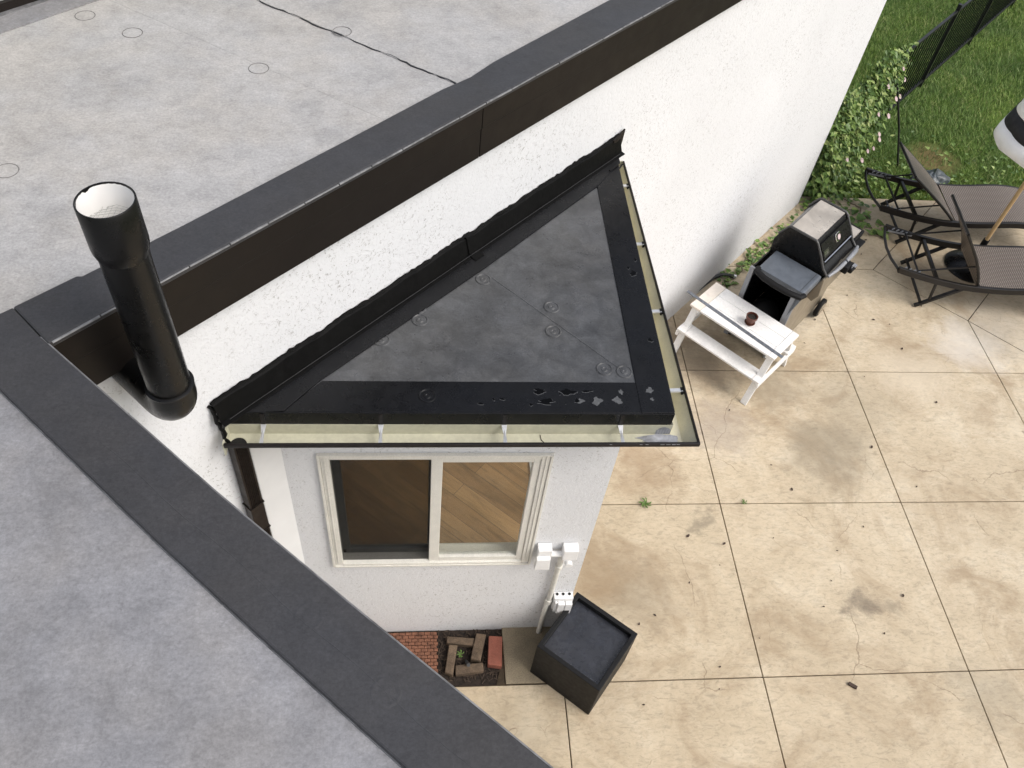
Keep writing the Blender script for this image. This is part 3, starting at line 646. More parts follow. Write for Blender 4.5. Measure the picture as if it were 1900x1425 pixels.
# ---- vent pipe
vx, vy = P(.70, .262)
vp = thing('vent_pipe', 'fat black vent pipe with white inside standing at the roof corner', 'pipe', (vx, vy, 2.9))
vz0, vz1 = 3.185, 3.935
MB().lathe([(.0668, vz0 - .02), (.0668, vz1 - .155)], (vx, vy), 56, close=False).build('pipe', 'black_pipe', vp, smooth=True)
MB().lathe([(.0668, vz1 - .178), (.0688, vz1 - .172), (.0748, vz1 - .15), (.0756, vz1 - .138), (.0756, vz1 - .002), (.074, vz1), (.0712, vz1), (.0708, vz1 - .006)], (vx, vy), 56, close=False).build('coupling', 'black_pipe', vp, smooth=True)
n_ = 56; vs = []; fs = []
for i in range(n_):
    a = 2 * pi * i / n_; jag = .003 + .0015 * abs(sin(i * 1.7)) + (.006 if i in (22, 23) else 0) + (.003 if i in (30, 31) else 0)
    vs += [(vx + .070 * cos(a), vy + .070 * sin(a), vz1 - jag), (vx + .068 * cos(a), vy + .068 * sin(a), vz1 - .03), (vx + .0656 * cos(a), vy + .0656 * sin(a), vz1 - .16), (vx, vy, vz1 - .165)]
for i in range(n_):
    j = (i + 1) % n_
    for k in range(3): fs.append((i * 4 + k, j * 4 + k, j * 4 + k + 1, i * 4 + k + 1))
MB().add(vs, fs).build('pipe_lining', 'pipe_white', vp, smooth=True)
mb = MB(); zg = vz1 - .075
for i in range(-5, 6):
    h = sqrt(max(0, .0656 ** 2 - (i * .0118) ** 2))
    mb.tube([(vx + i * .0118 + rnd.uniform(-.001, .001), vy - h, zg + rnd.uniform(-.008, .008)), (vx + i * .0118, vy, zg + .012), (vx + i * .0118, vy + h, zg + rnd.uniform(-.008, .008))], .0005, 5)
    mb.tube([(vx - h, vy + i * .0118, zg), (vx, vy + i * .0118 + rnd.uniform(-.001, .001), zg + .012), (vx + h, vy + i * .0118, zg)], .0005, 5)
mb.build('wire_guard', 'wire', vp)
pts = []; rr = .085
nv = Vector((-Q, Q, 0))   # towards the wall
for i in range(13):
    a = R(90 * i / 12); p = Vector((vx, vy, vz0 - .025)) + nv * (rr - rr * cos(a)) + Vector((0, 0, -rr * sin(a))); pts.append(p)
pts = [Vector((vx, vy, vz0 + .012))] + pts + [pts[-1] + nv * .03, pts[-1] + nv * .26]
MB().tube(pts, [.0756] * 14 + [.0756, .0756], 40).build('elbow', 'black_pipe', vp, smooth=True)
MB().lathe([(.0764, vz0 + .006), (.0772, vz0 + .012), (.0688, vz0 + .016), (.0668, vz0 + .016)], (vx, vy), 48, close=False).build('collar', 'black_pipe', vp, smooth=True)
mb = MB(); wp = Vector((vx, vy, vz0 - .25)); mb.tube([wp + nv * .15 + Vector((-.09, -.05, .03)), wp + nv * .15 + Vector((-.11, -.07, .0)), wp + nv * .15 + Vector((-.10, -.06, -.02))], .006, 6); mb.build('drip_lump', 'tar', vp)

# ---- electrical conduit assembly
ec = thing('electrical_conduit', 'white electrical boxes joined by a painted conduit at the right of the bay wall', 'conduit', (.8, 2.28, 0))
yb = BY
MB().box(.665, .745, yb - .058, yb - .002, 1.05, 1.155).build('junction_box', 'white_plastic', ec, bevel=.004)
o = MB().hull8([(.655, yb - .085, .985), (.742, yb - .085, .985), (.742, yb - .045, .985), (.655, yb - .045, .985)], [(.66, yb - .082, 1.095), (.738, yb - .082, 1.095), (.738, yb - .055, 1.10), (.66, yb - .055, 1.10)]).build('outlet_cover', 'white_plastic', ec, bevel=.004)
mb = MB(); mb.bar((.697, yb - .088, .975), (.697, yb - .088, .95), .004, .004); mb.bar((.689, yb - .088, .95), (.707, yb - .088, .95), .003, .003, (0, 1, 0)); mb.build('latch_hook', 'wire', o)
MB().box(.81, .895, yb - .062, yb - .002, 1.055, 1.155).build('junction_box', 'white_plastic', ec, bevel=.004)
MB().tube([(.85, yb - .06, 1.03), (.85, yb - .085, 1.03)], .022, 16).build('box_knob', 'white_plastic', ec, bevel=.002)
mb = MB(); mb.tube([(.74, yb - .03, 1.075), (.815, yb - .03, 1.075)], .018, 14); mb.build('nipple', 'white_plastic', ec, smooth=True)
mb = MB(); mb.tube([(.815, yb - .028, 1.02), (.813, yb - .026, .9), (.81, yb - .024, .45)], .017, 14); mb.tube([(.81, yb - .024, .45), (.80, yb - .03, .42), (.797, yb - .034, -.02)], .0165, 14); mb.build('conduit', 'conduit', ec, smooth=True)
MB().tube([(.81, yb - .025, .475), (.807, yb - .026, .43)], .022, 16).build('coupling', 'conduit', ec, bevel=.002)
MB().tube([(.815, yb - .028, .93), (.814, yb - .027, .90)], .021, 16).build('coupling', 'conduit', ec, bevel=.002)
mb = MB(); mb.box(.835, .955, yb - .05, yb - .002, .375, .53); o = mb.build('meter_box', 'white_plastic', ec, bevel=.005)
mb = MB(); mb.box(.86, .903, yb - .078, yb - .0505, .372, .50); mb.box(.906, .95, yb - .078, yb - .0505, .372, .50); mb.box(.842, .858, yb - .066, yb - .0505, .374, .50); mb.build('cover_flap', 'white_plastic', o, bevel=.004)
mb = MB()
for x in (.855, .893, .932): mb.tube([(x, yb - .02, .531), (x, yb - .02, .534)], .009, 12)
mb.build('knockout', 'dark', o)

# ---- bed: brick mat, old bricks, paver, pipe stub, chips
mb = MB(); k = 0
y = 2.30
while y > 1.96:
    off = .0205 if k % 2 else 0
    x = -.9 + off
    while x < .128:
        x1 = min(x + .038, .13)
        if x1 - x > .012: mb.box(x, x1, y - .0195, y, -.03, -.006 + rnd.uniform(-.003, .003))
        x += .041
    y -= .0225; k += 1
tag(mb.build('brick_mat', 'brick_tile', bevel=.0025), 'small red brick pattern mat laid along the foot of the bay wall', 'paving')
def brick(pts, h, mat, label, z0=-.022):
    o = MB().prism(pts, z0, z0 + h).build('brick', mat, bevel=.006); return tag(o, label, 'brick', 'loose bricks in the soil bed')
brick([(.19, 2.257), (.37, 2.238), (.362, 2.187), (.186, 2.211)], .045, 'brick_old', 'weathered tan brick lying nearest the wall, across the soil bed')
brick([(.202, 2.199), (.257, 2.193), (.222, 1.994), (.172, 2.018)], .05, 'brick_old', 'weathered tan brick next to the red brick mat')
brick([(.38, 2.267), (.445, 2.256), (.401, 2.081), (.338, 2.096)], .06, 'brick_old', 'weathered tan brick beside the smooth red paver')
brick([(.241, 2.062), (.417, 2.076), (.422, 2.02), (.24, 1.998)], .045, 'brick_old', 'weathered tan brick under the black pipe stub')
brick([(.462, 2.247), (.551, 2.24), (.537, 2.04), (.446, 2.056)], .06, 'brick_red', 'smooth red paver standing against the concrete slab')
mb = MB(); mb.tube([(.31, 2.10, -.01), (.322, 2.048, .055)], [.009, .012], 14); o = mb.build('pipe_stub', 'hose'); tag(o, 'short black pipe stub leaning on a tan brick', 'pipe')
mb = MB()
for i in range(260):
    x, y = rnd.uniform(.13, .55), rnd.uniform(1.965, 2.31); a = rnd.uniform(0, pi); l = rnd.uniform(.006, .02); h = rnd.uniform(.003, .007)
    mb.bar((x - l * cos(a), y - l * sin(a), -.022 + rnd.uniform(0, .006)), (x + l * cos(a), y + l * sin(a), -.02 + rnd.uniform(0, .01)), h, h * .5)
tag(mb.build('mulch_chips', 'chip'), 'dark bark chips scattered over the soil bed', 'mulch', kind='stuff')

def leafv(mb, p, l, wd_, ang, tilt, roll=0, heart=False):
    # a small leaf: two halves folded on its midrib
    d = Vector((cos(ang) * cos(tilt), sin(ang) * cos(tilt), sin(tilt))); sd_ = Vector((-sin(ang), cos(ang), 0)); nn = d.cross(sd_)
    sd_ = (sd_ * cos(roll) + nn * sin(roll)); nn = d.cross(sd_).normalized(); p = Vector(p)
    b = p; t_ = p + d * l
    k1, k2 = (.05, .42) if heart else (.3, .65)
    L = [p + d * l * k1 + sd_ * wd_ * .5 + nn * wd_ * .12, p + d * l * k2 + sd_ * wd_ * .42 + nn * wd_ * .12]
    Rr = [p + d * l * k1 - sd_ * wd_ * .5 + nn * wd_ * .12, p + d * l * k2 - sd_ * wd_ * .42 + nn * wd_ * .12]
    mid = p + d * l * .5 - nn * wd_ * .05
    mb.add([b, L[0], L[1], t_, mid, Rr[1], Rr[0]], [(0, 4, 2, 1), (4, 3, 2), (0, 6, 5, 4), (4, 5, 3)])
def weed(x, y, n, l, label):
    mb = MB()
    for i in range(n):
        a = 2 * pi * i / n + rnd.uniform(-.3, .3); leafv(mb, (x, y, .004), l * rnd.uniform(.6, 1.1), l * .28, a, rnd.uniform(.05, .5))
        leafv(mb, (x + l * .5 * cos(a), y + l * .5 * sin(a), .014), l * .5, l * .2, a + .7, .2)
    return tag(mb.build('weed', 'weed'), label, 'weed', 'weeds in the patio joint')
weed(1.68, 3.256, 7, .055, 'larger green weed in the patio joint closest to the bay wall')
weed(2.446, 3.26, 6, .028, 'smaller green weed in the patio joint right of the saw cut crossing')
weed(.275, 2.14, 6, .03, 'tiny weed between the loose bricks in the soil bed')['group'] = 'weeds'
# dead leaves lying about
LV = [(1.96, 2.968, .055), (2.243, 2.924, .045), (2.87, 3.357, .05), (4.412, 4.246, .05), (3.336, 3.031, .03), (3.459, 2.497, .05), (1.908, 2.622, .03), (1.493, 2.306, .035), (1.626, 2.368, .035), (1.999, 2.014, .03),
      (2.84, 2.412, .03), (3.056, 2.846, .025), (4.305, 4.828, .05), (3.65, 3.755, .05), (3.835, 4.521, .025), (1.946, 1.859, .02), (1.45, 1.78, .03), (2.3, 2.2, .02), (3.9, 3.4, .03), (2.95, 2.6, .025), (4.6, 2.9, .03), (3.4, 4.9, .03),
      (4.15, 5.2, .05), (4.3, 5.15, .03), (4.7, 5.4, .04), (2.15, 2.75, .02), (2.6, 2.95, .022), (3.2, 2.2, .03), (4.45, 6.3, .05), (4.35, 6.1, .035), (4.25, 6.45, .04), (2.75, 3.6, .03), (2.55, 4.15, .03), (3.6, 5.2, .04), (4.0, 5.5, .03)]
for i, (x, y, l) in enumerate(LV):
    mb = MB(); l *= .72; leafv(mb, (x - l / 2, y, .006), l, l * .5, rnd.uniform(0, 6.28), rnd.uniform(-.08, .1), rnd.uniform(-.2, .2)); tag(mb.build('dead_leaf', 'leaf_dead'), 'small dark dead leaf lying on the tan patio', 'leaf', 'dead leaves scattered on the patio')
mb = MB(); mb.bar((2.825, 1.872, .01), (2.872, 1.84, .01), .022, .014); tag(mb.build('bark_piece', 'leaf_dead'), 'dark stub of bark lying on the patio near the lower right', 'bark')

# flat black and grey patches on the bay roof edge
M['patch_black'] = pbr('plain_black_patch', (.0016, .0016, .0018), .25, var=.2, spec=.12)
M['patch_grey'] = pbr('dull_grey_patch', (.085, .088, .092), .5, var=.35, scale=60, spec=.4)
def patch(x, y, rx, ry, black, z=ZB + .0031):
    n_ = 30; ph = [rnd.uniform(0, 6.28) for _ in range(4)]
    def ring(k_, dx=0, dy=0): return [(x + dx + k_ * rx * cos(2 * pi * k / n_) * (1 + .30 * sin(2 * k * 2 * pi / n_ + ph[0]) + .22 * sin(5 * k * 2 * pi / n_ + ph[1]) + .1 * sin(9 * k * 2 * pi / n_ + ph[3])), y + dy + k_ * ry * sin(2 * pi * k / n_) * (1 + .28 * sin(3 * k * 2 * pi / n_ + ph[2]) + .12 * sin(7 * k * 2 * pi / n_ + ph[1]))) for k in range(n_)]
    lab = 'irregular black patch on the front edge of the bay roof' if black else 'irregular dull grey patch on the black edge of the bay roof, near its right corner'
    a = MB().add([(*p, z) for p in ring(1.0)], [tuple(range(n_))]).build('edge_patch', 'patch_grey'); tag(a, lab, 'patch', 'black patches on the bay roof' if black else 'dull grey patches on the bay roof')
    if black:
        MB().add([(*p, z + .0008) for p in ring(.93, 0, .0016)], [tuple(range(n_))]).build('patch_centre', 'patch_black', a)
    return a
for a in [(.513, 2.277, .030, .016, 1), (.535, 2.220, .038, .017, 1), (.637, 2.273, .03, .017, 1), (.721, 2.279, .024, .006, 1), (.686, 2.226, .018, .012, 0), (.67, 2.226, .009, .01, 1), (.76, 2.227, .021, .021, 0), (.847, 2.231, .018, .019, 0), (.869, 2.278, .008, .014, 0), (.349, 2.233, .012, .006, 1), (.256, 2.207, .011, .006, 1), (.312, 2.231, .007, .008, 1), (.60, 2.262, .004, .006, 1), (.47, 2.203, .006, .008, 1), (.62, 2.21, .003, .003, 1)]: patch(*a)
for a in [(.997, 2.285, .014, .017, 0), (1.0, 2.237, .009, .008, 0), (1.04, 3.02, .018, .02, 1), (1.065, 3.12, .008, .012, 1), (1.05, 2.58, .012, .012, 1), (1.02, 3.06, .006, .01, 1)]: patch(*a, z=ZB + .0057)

# ------------------------------------------------------------------ black cube planter
pc = [(1.067, 1.727), (.712, 2.019)]
d_ = (Vector(pc[1]) - Vector(pc[0])).normalized(); nn_ = Vector((-d_.y, d_.x))
if nn_.y < 0: nn_ = -nn_
LP = .452
def pp_(a, b): p = Vector(pc[0]) + d_ * a + nn_ * b; return (p.x, p.y)
pl_ = thing('planter', 'black square planter box standing on the patio corner by the bay', 'planter', (*pp_(LP / 2, LP / 2), 0))
PH = .42; tw = .03
mb = MB(); o4 = [pp_(0, 0), pp_(LP, 0), pp_(LP, LP), pp_(0, LP)]; i4 = [pp_(tw, tw), pp_(LP - tw, tw), pp_(LP - tw, LP - tw), pp_(tw, LP - tw)]
vs = [(*p, .0) for p in o4] + [(*p, PH) for p in o4] + [(*p, PH) for p in i4] + [(*p, PH - .05) for p in i4]
fs = [(3, 2, 1, 0)]
for i in range(4):
    j = (i + 1) % 4; fs += [(i, j, 4 + j, 4 + i), (4 + i, 4 + j, 8 + j, 8 + i), (8 + i, 8 + j, 12 + j, 12 + i)]
mb.add(vs, fs).build('box', 'planter', pl_, bevel=.004)
MB().prism([pp_(tw - .004, tw - .004), pp_(LP - tw + .004, tw - .004), pp_(LP - tw + .004, LP - tw + .004), pp_(tw - .004, LP - tw + .004)], PH - .06, PH - .042).build('lid', 'planter_in', pl_)
mb = MB()
for i in range(70):
    e = rnd.random()
    if e < .5: a, b = rnd.uniform(.05, .4), .03 + abs(rnd.gauss(0, .012)) + .004
    elif e < .85: a, b = .03 + abs(rnd.gauss(0, .01)) + .004, rnd.uniform(.05, .4)
    else: a, b = rnd.gauss(.2, .015), rnd.gauss(.17, .015)
    x, y = pp_(a, b); r = rnd.uniform(.001, .0028); mb.add([(x - r, y, PH - .0425), (x, y - r, PH - .0425), (x + r, y, PH - .0425), (x, y + r, PH - .0425), (x, y, PH - .0425 + r)], [(0, 1, 4), (1, 2, 4), (2, 3, 4), (3, 0, 4)])
o = mb.build('dried_crumbs', 'sealant', pl_); o['kind'] = 'stuff'

# ------------------------------------------------------------------ picnic table
TC = Vector((2.645, 4.70)); tL = Vector((.687, -.726)); tU = Vector((-.726, -.687))   # along, towards the near bench
def TP(a, b, z): p = TC + tL * a + tU * b; return (p.x, p.y, z)
def tbox(mb, a0, a1, b0, b1, z0, z1): return mb.hull8([TP(a0, b0, z0), TP(a1, b0, z0), TP(a1, b1, z0), TP(a0, b1, z0)], [TP(a0, b0, z1), TP(a1, b0, z1), TP(a1, b1, z1), TP(a0, b1, z1)])
tb = thing('picnic_table', 'small white painted picnic table with attached benches beside the grill', 'table', (TC.x, TC.y, 0))
TH = .50
mb = MB(); tbox(mb, -.31, .35, -.195, -.0705, TH - .02, TH); tbox(mb, -.31, .35, -.0685, .0635, TH - .02, TH); tbox(mb, -.31, .35, .0655, .195, TH - .02, TH)
tbox(mb, .352, .412, -.195, .195, TH - .021, TH + .001); tt = mb.build('tabletop', 'white_wood', tb, bevel=.004)
mb = MB(); tbox(mb, -.412, -.312, -.195, .195, TH - .021, TH + .001); mb.build('worn_end_board', 'bare_wood', tt, bevel=.004)
for sgn in (1, -1):
    mb = MB(); tbox(mb, -.33, .34, sgn * .23 - .066, sgn * .23 + .066, .262, .282); tbox(mb, -.41, -.332, sgn * .23 - .067, sgn * .23 + .067, .261, .283); tbox(mb, .342, .41, sgn * .23 - .067, sgn * .23 + .067, .261, .283)
    mb.build('bench', 'white_wood', tb, bevel=.004)
for a in (-.37, .37):
    for sgn in (1, -1):
        mb = MB(); mb.bar(TP(a, sgn * .14, TH - .021), TP(a, sgn * .315, .0), .026, .055, (tL.x, tL.y, 0)); mb.build('leg', 'white_wood', tb, bevel=.003)
    mb = MB(); b_ = a + (.03 if a > 0 else -.03); mb.bar(TP(b_, -.30, .235), TP(b_, .30, .235), .024, .05); mb.build('crossbar', 'white_wood', tb, bevel=.003)
    mb = MB(); mb.bar(TP(a - .03 * (1 if a > 0 else -1), -.17, TH - .045), TP(a - .03 * (1 if a > 0 else -1), .17, TH - .045), .022, .045); mb.build('crossbar', 'white_wood', tb, bevel=.003)
mb = MB(); p0, p1 = Vector((2.227, 5.013, TH + .003)), Vector((2.858, 4.287, TH + .003)); mb.bar(p0, p1, .03, .004)
tag(mb.build('metal_strip', 'metal_strip'), 'long flat grey metal strip lying along the white picnic table', 'metal strip')
px, py = 2.675, 4.655
po = thing('flower_pot', 'small brown terracotta pot on its saucer on the white picnic table', 'flower pot', (px, py, TH))
MB().lathe([(.0, TH + .002), (.034, TH + .002), (.043, TH + .014), (.044, TH + .018), (.040, TH + .018), (.034, TH + .006), (0, TH + .006)], (px, py), 32).build('saucer', 'terracotta', po, smooth=True)
MB().lathe([(.0, TH + .007), (.030, TH + .007), (.040, TH + .062), (.046, TH + .063), (.048, TH + .088), (.043, TH + .089), (.040, TH + .066)], (px, py), 32, close=False).build('pot', 'terracotta', po, smooth=True)
mb = MB().lathe([(.0405, TH + .07), (.02, TH + .074), (.001, TH + .073)], (px, py), 24, close=False); mb.build('soil', 'soil', po)
# a few fallen bits on the table top, hose by the wall
mb = MB(); mb.tube([(1.9, 4.93, .02)] + [(2.193, 5.190, .02), (2.439, 5.430, .022), (2.593, 5.565, .025), (2.72, 5.68, .03), (2.81, 5.72, .035), (2.875, 5.722, .03), (2.935, 5.712, .024)], .017, 12)
ho = thing('hose', 'dark grey corrugated drain hose lying along the foot of the white wall', 'hose', (2.4, 5.4, 0)); mb.build('tube', 'hose', ho, smooth=True)
MB().tube([(2.93, 5.713, .024), (2.955, 5.708, .023)], .02, 14).build('end_fitting', 'steel', ho, bevel=.002)
MB().tube([(2.30, 5.297, .02), (2.318, 5.314, .02)], .021, 14).build('clamp', 'rubber', ho)

# ------------------------------------------------------------------ barbecue
GC = Vector((3.227, 5.265)); ga_, gf_ = Vector((Q, Q)), Vector((Q, -Q))
def GP(a, f, z): p = GC + ga_ * a + gf_ * f; return (p.x, p.y, z)
def gbox(mb, a0, a1, f0, f1, z0, z1): return mb.hull8([GP(a0, f0, z0), GP(a1, f0, z0), GP(a1, f1, z0), GP(a0, f1, z0)], [GP(a0, f0, z1), GP(a1, f0, z1), GP(a1, f1, z1), GP(a0, f1, z1)])
bq = thing('barbecue_grill', 'black gas barbecue with steel lid top and blue grey side shelf by the white wall', 'grill', (GC.x, GC.y, 0))
# lid: cross-section in (f, z), extruded along a
sec = [(-.20, .85), (-.205, .93), (-.185, .985), (-.13, 1.085), (-.118, 1.098), (.118, 1.098), (.135, 1.085), (.205, .985), (.26, .895), (.31, .85)]
def extr(mb, sec, a0, a1):
    n = len(sec); mb.add([GP(a0, f, z) for f, z in sec] + [GP(a1, f, z) for f, z in sec], [tuple(range(n))[::-1], tuple(range(n, 2 * n))] + [(i, (i + 1) % n, n + (i + 1) % n, n + i) for i in range(n)]); return mb
def scale_sec(k, dz): c = (.04, .95); return [(c[0] + (f - c[0]) * k, c[1] + (z - c[1]) * k + dz) for f, z in sec]
lid = extr(MB(), scale_sec(.965, 0), -.245, .245).build('lid', 'grill_black', bq, bevel=.006)
for a in (-.272, .248):
    cp_ = extr(MB(), sec, a, a + .024).build('lid_end_cap', 'grill_black', bq, bevel=.004)
    mb = MB(); e = [GP(a + (-.003 if a < 0 else .027), f, z) for f, z in sec]
    mb.tube([GP(a + .012, f * 1.0, z + .002) for f, z in sec[2:]], .0115, 8); mb.build('cap_rim', 'grill_trim', cp_, smooth=True)
mb = MB(); mb.prism([GP(-.243, -.112, 0)[:2], GP(.243, -.112, 0)[:2], GP(.243, .116, 0)[:2], GP(-.243, .116, 0)[:2]], 1.0965, 1.1015); mb.build('lid_top_panel', 'grill_steel', lid, bevel=.002)
# front panel of the lid (reflective enamel) sits between f .14 and .2
def fr(f):   # height of the lid front at f
    for (f0, z0), (f1, z1) in zip(sec[5:], sec[6:]):
        if f0 <= f <= f1: return z0 + (z1 - z0) * (f - f0) / (f1 - f0)
    return .85
mb = MB(); mb.add([GP(a_, f, z) for f, z in ((.145, 1.06), (.158, 1.07), (.232, .955), (.22, .945)) for a_ in (-.235, .235)], [(0, 1, 3, 2), (2, 3, 5, 4), (4, 5, 7, 6), (6, 7, 1, 0), (0, 2, 4, 6), (1, 7, 5, 3)]); mb.build('lid_front', 'grill_black', lid)
# thermometer plate, badge, handle line
slope = Vector((.232 - .158, .955 - 1.07)).normalized()    # down the front (f, z)
nrm = Vector((-slope.y, slope.x));  nrm = nrm if nrm.x > 0 else -nrm
def LF(a, d, h):  # on the lid front: a along, d down from top, h proud
    f = .158 + slope.x * d + nrm.x * h; z = 1.07 + slope.y * d + nrm.y * h; return GP(a, f, z)
mb = MB(); n_ = 20
def rr_(a0, a1, d0, d1, r, n=5):
    out = []
    for cx_, cy_, st in ((a1 - r, d1 - r, 0), (a0 + r, d1 - r, 90), (a0 + r, d0 + r, 180), (a1 - r, d0 + r, 270)):
        for i in range(n + 1): an = R(st + 90 * i / n); out.append((cx_ + r * cos(an), cy_ + r * sin(an)))
    return out
def plate_lf(mb, poly, h0, h1):
    n = len(poly); mb.add([LF(a, d, h0) for a, d in poly] + [LF(a, d, h1) for a, d in poly], [tuple(range(n))[::-1], tuple(range(n, 2 * n))] + [(i, (i + 1) % n, n + (i + 1) % n, n + i) for i in range(n)]); return mb
th = plate_lf(MB(), rr_(-.02, .06, .018, .092, .02), .0, .012).build('thermometer', 'chrome', lid, bevel=.002)
plate_lf(MB(), [(.025 + .024 * cos(2 * pi * i / 20), .057 + .024 * sin(2 * pi * i / 20)) for i in range(20)], .012, .016).build('dial', 'dial_face', th)
mb = MB()
for i in range(20): mb.tube([LF(.025 + .026 * cos(2 * pi * i / 20), .057 + .026 * sin(2 * pi * i / 20), .014), LF(.025 + .026 * cos(2 * pi * (i + 1) / 20), .057 + .026 * sin(2 * pi * (i + 1) / 20), .014)], .003, 6)
mb.build('bezel', 'rubber', th)
bdg = plate_lf(MB(), rr_(-.225, -.14, .068, .122, .003), .0, .003).build('badge', 'grill_black', lid)
mb = MB()
for a0, a1, d0, d1 in [(-.222, -.143, .070, .0725), (-.222, -.143, .1175, .120), (-.222, -.2195, .0725, .1175), (-.1455, -.143, .0725, .1175), (-.213, -.152, .101, .108)]: plate_lf(mb, [(a0, d0), (a1, d0), (a1, d1), (a0, d1)], .003, .004)
for i in range(6): plate_lf(mb, [(-.212 + i * .0105, .081), (-.205 + i * .0105, .081), (-.205 + i * .0105, .095), (-.212 + i * .0105, .095)], .003, .004)
mb.build('badge_mark', 'chrome', bdg)
mb = MB(); mb.bar(GP(-.235, .245, .935), GP(.235, .245, .935), .008, .014); mb.build('lid_lip', 'chrome', lid)
mb = MB(); mb.tube([GP(-.262, .325, .855), GP(-.18, .342, .87), GP(-.1, .347, .873), GP(-.02, .348, .873)], [.012, .016, .018, .017], 14)
hd = mb.build('lid_handle', 'grill_handle', bq, smooth=True)
mb = MB(); mb.tube([GP(.0, .348, .873), GP(.1, .347, .873), GP(.19, .342, .872), GP(.265, .325, .857)], [.017, .021, .02, .012], 14); mb.build('handle_grip', 'grill_handle', hd, smooth=True)
mb = MB(); gbox(mb, -.055, .055, .335, .40, .79, .86); gbox(mb, -.015, .09, .37, .43, .79, .835); hk = mb.build('side_clip', 'rubber', bq, bevel=.01)
mb = MB(); gbox(mb, .0, .05, .405, .415, .835, .862); gbox(mb, .03, .075, .40, .432, .836, .842); mb.build('clip_screw', 'grill_handle', hk, bevel=.003)
# firebox and cart
extr(MB(), [(-.19, .62), (-.205, .845), (.30, .845), (.24, .62)], -.262, .262).build('firebox', 'grill_black', bq, bevel=.006)
mb = MB(); extr(mb, [(.241, .60), (.302, .838), (.318, .838), (.335, .66), (.30, .58)], -.30, .262); mb.build('control_panel', 'grill_tan', bq, bevel=.005)
# open cart: dark inside, taupe doors, back and right panels
mb = MB(); gbox(mb, -.56, .32, .235, .25, .10, .80); dr = mb.build('cart_door', 'grill_tan', bq, bevel=.004)
def ring_handle(a0, a1, z0, z1):
    mb = MB(); poly = rr_(a0, a1, z0, z1, .022); n = len(poly)
    for i in range(n): mb.tube([GP(poly[i][0], .252, poly[i][1]), GP(poly[(i + 1) % n][0], .252, poly[(i + 1) % n][1])], .0028, 6)
    mb.build('door_pull', 'grill_trim', dr)
ring_handle(-.40, -.345, .66, .755); ring_handle(-.46, -.42, .655, .735)
mb = MB(); gbox(mb, -.56, .32, -.20, -.185, .10, .80); gbox(mb, .305, .32, -.185, .235, .10, .80); gbox(mb, -.56, .32, -.185, .235, .09, .105); mb.build('cart_panel', 'grill_black', bq, bevel=.003)
mb = MB(); gbox(mb, -.585, -.561, .20, .255, .02, .815); gbox(mb, -.585, -.561, -.205, -.165, .02, .815); gbox(mb, -.583, -.563, -.165, .20, .05, .09)
mb.build('cart_frame', 'grill_handle', bq, bevel=.004)
mb = MB()
for k in range(3): mb.tube([GP(-.5 + k * .07, -.12, .16), GP(-.5 + k * .07, .1, .16)], .012, 8)
mb.build('wire_rack', 'grill_trim', bq, smooth=True)
mb = MB(); mb.tube([GP(-.45, .02, .105), GP(-.45, .02, .13), GP(-.45, .02, .36), GP(-.45, .02, .42), GP(-.45, .02, .45)], [.12, .135, .135, .1, .03], 20); mb.build('gas_bottle', 'rubber', bq, smooth=True)
# shelf
mb = MB(); extr(mb, [(-.14, .815), (-.14, .845), (-.135, .85), (.27, .85), (.285, .842), (.29, .80), (.285, .79)], -.585, -.29); sh = mb.build('side_shelf', 'grill_shelf', bq, bevel=.004)
mb = MB(); extr(mb, [(.243, .8505), (.247, .8505), (.247, .852), (.243, .852)], -.585, -.29); mb.build('shelf_groove', 'grill_trim', sh)
mb = MB(); pts = [GP(-.575, -.135, .838), GP(-.625, -.13, .84), GP(-.655, -.04, .842), GP(-.664, .07, .842), GP(-.66, .18, .842), GP(-.635, .28, .84), GP(-.58, .29, .835)]
mb.tube(pts, [.024, .028, .03, .031, .03, .028, .024], 14, flat=.75); mb.build('shelf_handle', 'rubber', sh, smooth=True)
mb = MB(); extr(mb, [(.225, .5), (.235, .79), (.285, .79)], -.585, -.55); mb.build('shelf_support', 'grill_shelf', sh, bevel=.004)
mb = MB(); extr(mb, [(-.10, .66), (-.10, .70), (.02, .70), (.02, .66)], -.2655, -.2625); extr(mb, [(-.02, .70), (-.02, .80), (.08, .80), (.08, .70)], -.2665, -.2635); mb.build('warning_label', 'grill_handle', bq)
# right shelf and wheels
mb = MB(); gbox(mb, .285, .50, .02, .25, .835, .85); s2 = mb.build('side_shelf', 'grill_steel', bq, bevel=.003)
mb = MB(); gbox(mb, .28, .515, .255, .275, .80, .852); gbox(mb, .5, .52, .0, .254, .80, .852); gbox(mb, .28, .5, .0, .018, .80, .852); mb.build('shelf_rim', 'rubber', s2, bevel=.006)
mb = MB(); extr(mb, [(.20, .62), (.20, .80), (.335, .80), (.30, .66)], .30, .47); mb.build('condiment_bin', 'rubber', s2, bevel=.01)
for f0 in (.262, -.24):
    mb = MB(); mb.tube([GP(.27, f0, .092), GP(.27, f0 + .04, .092)], .092, 32); wh = mb.build('wheel', 'rubber', bq, bevel=.012)
    mb = MB(); mb.tube([GP(.27, f0 + (.04 if f0 > 0 else -.003), .092), GP(.27, f0 + (.044 if f0 > 0 else 0), .092)], .06, 28); mb.build('rim', 'grill_tan', wh, bevel=.002)
for f0 in (.2, -.17):
    mb = MB(); mb.tube([GP(-.53, f0, .04), GP(-.53, f0 + .025, .04)], .04, 20); mb.build('wheel', 'rubber', bq, bevel=.006)

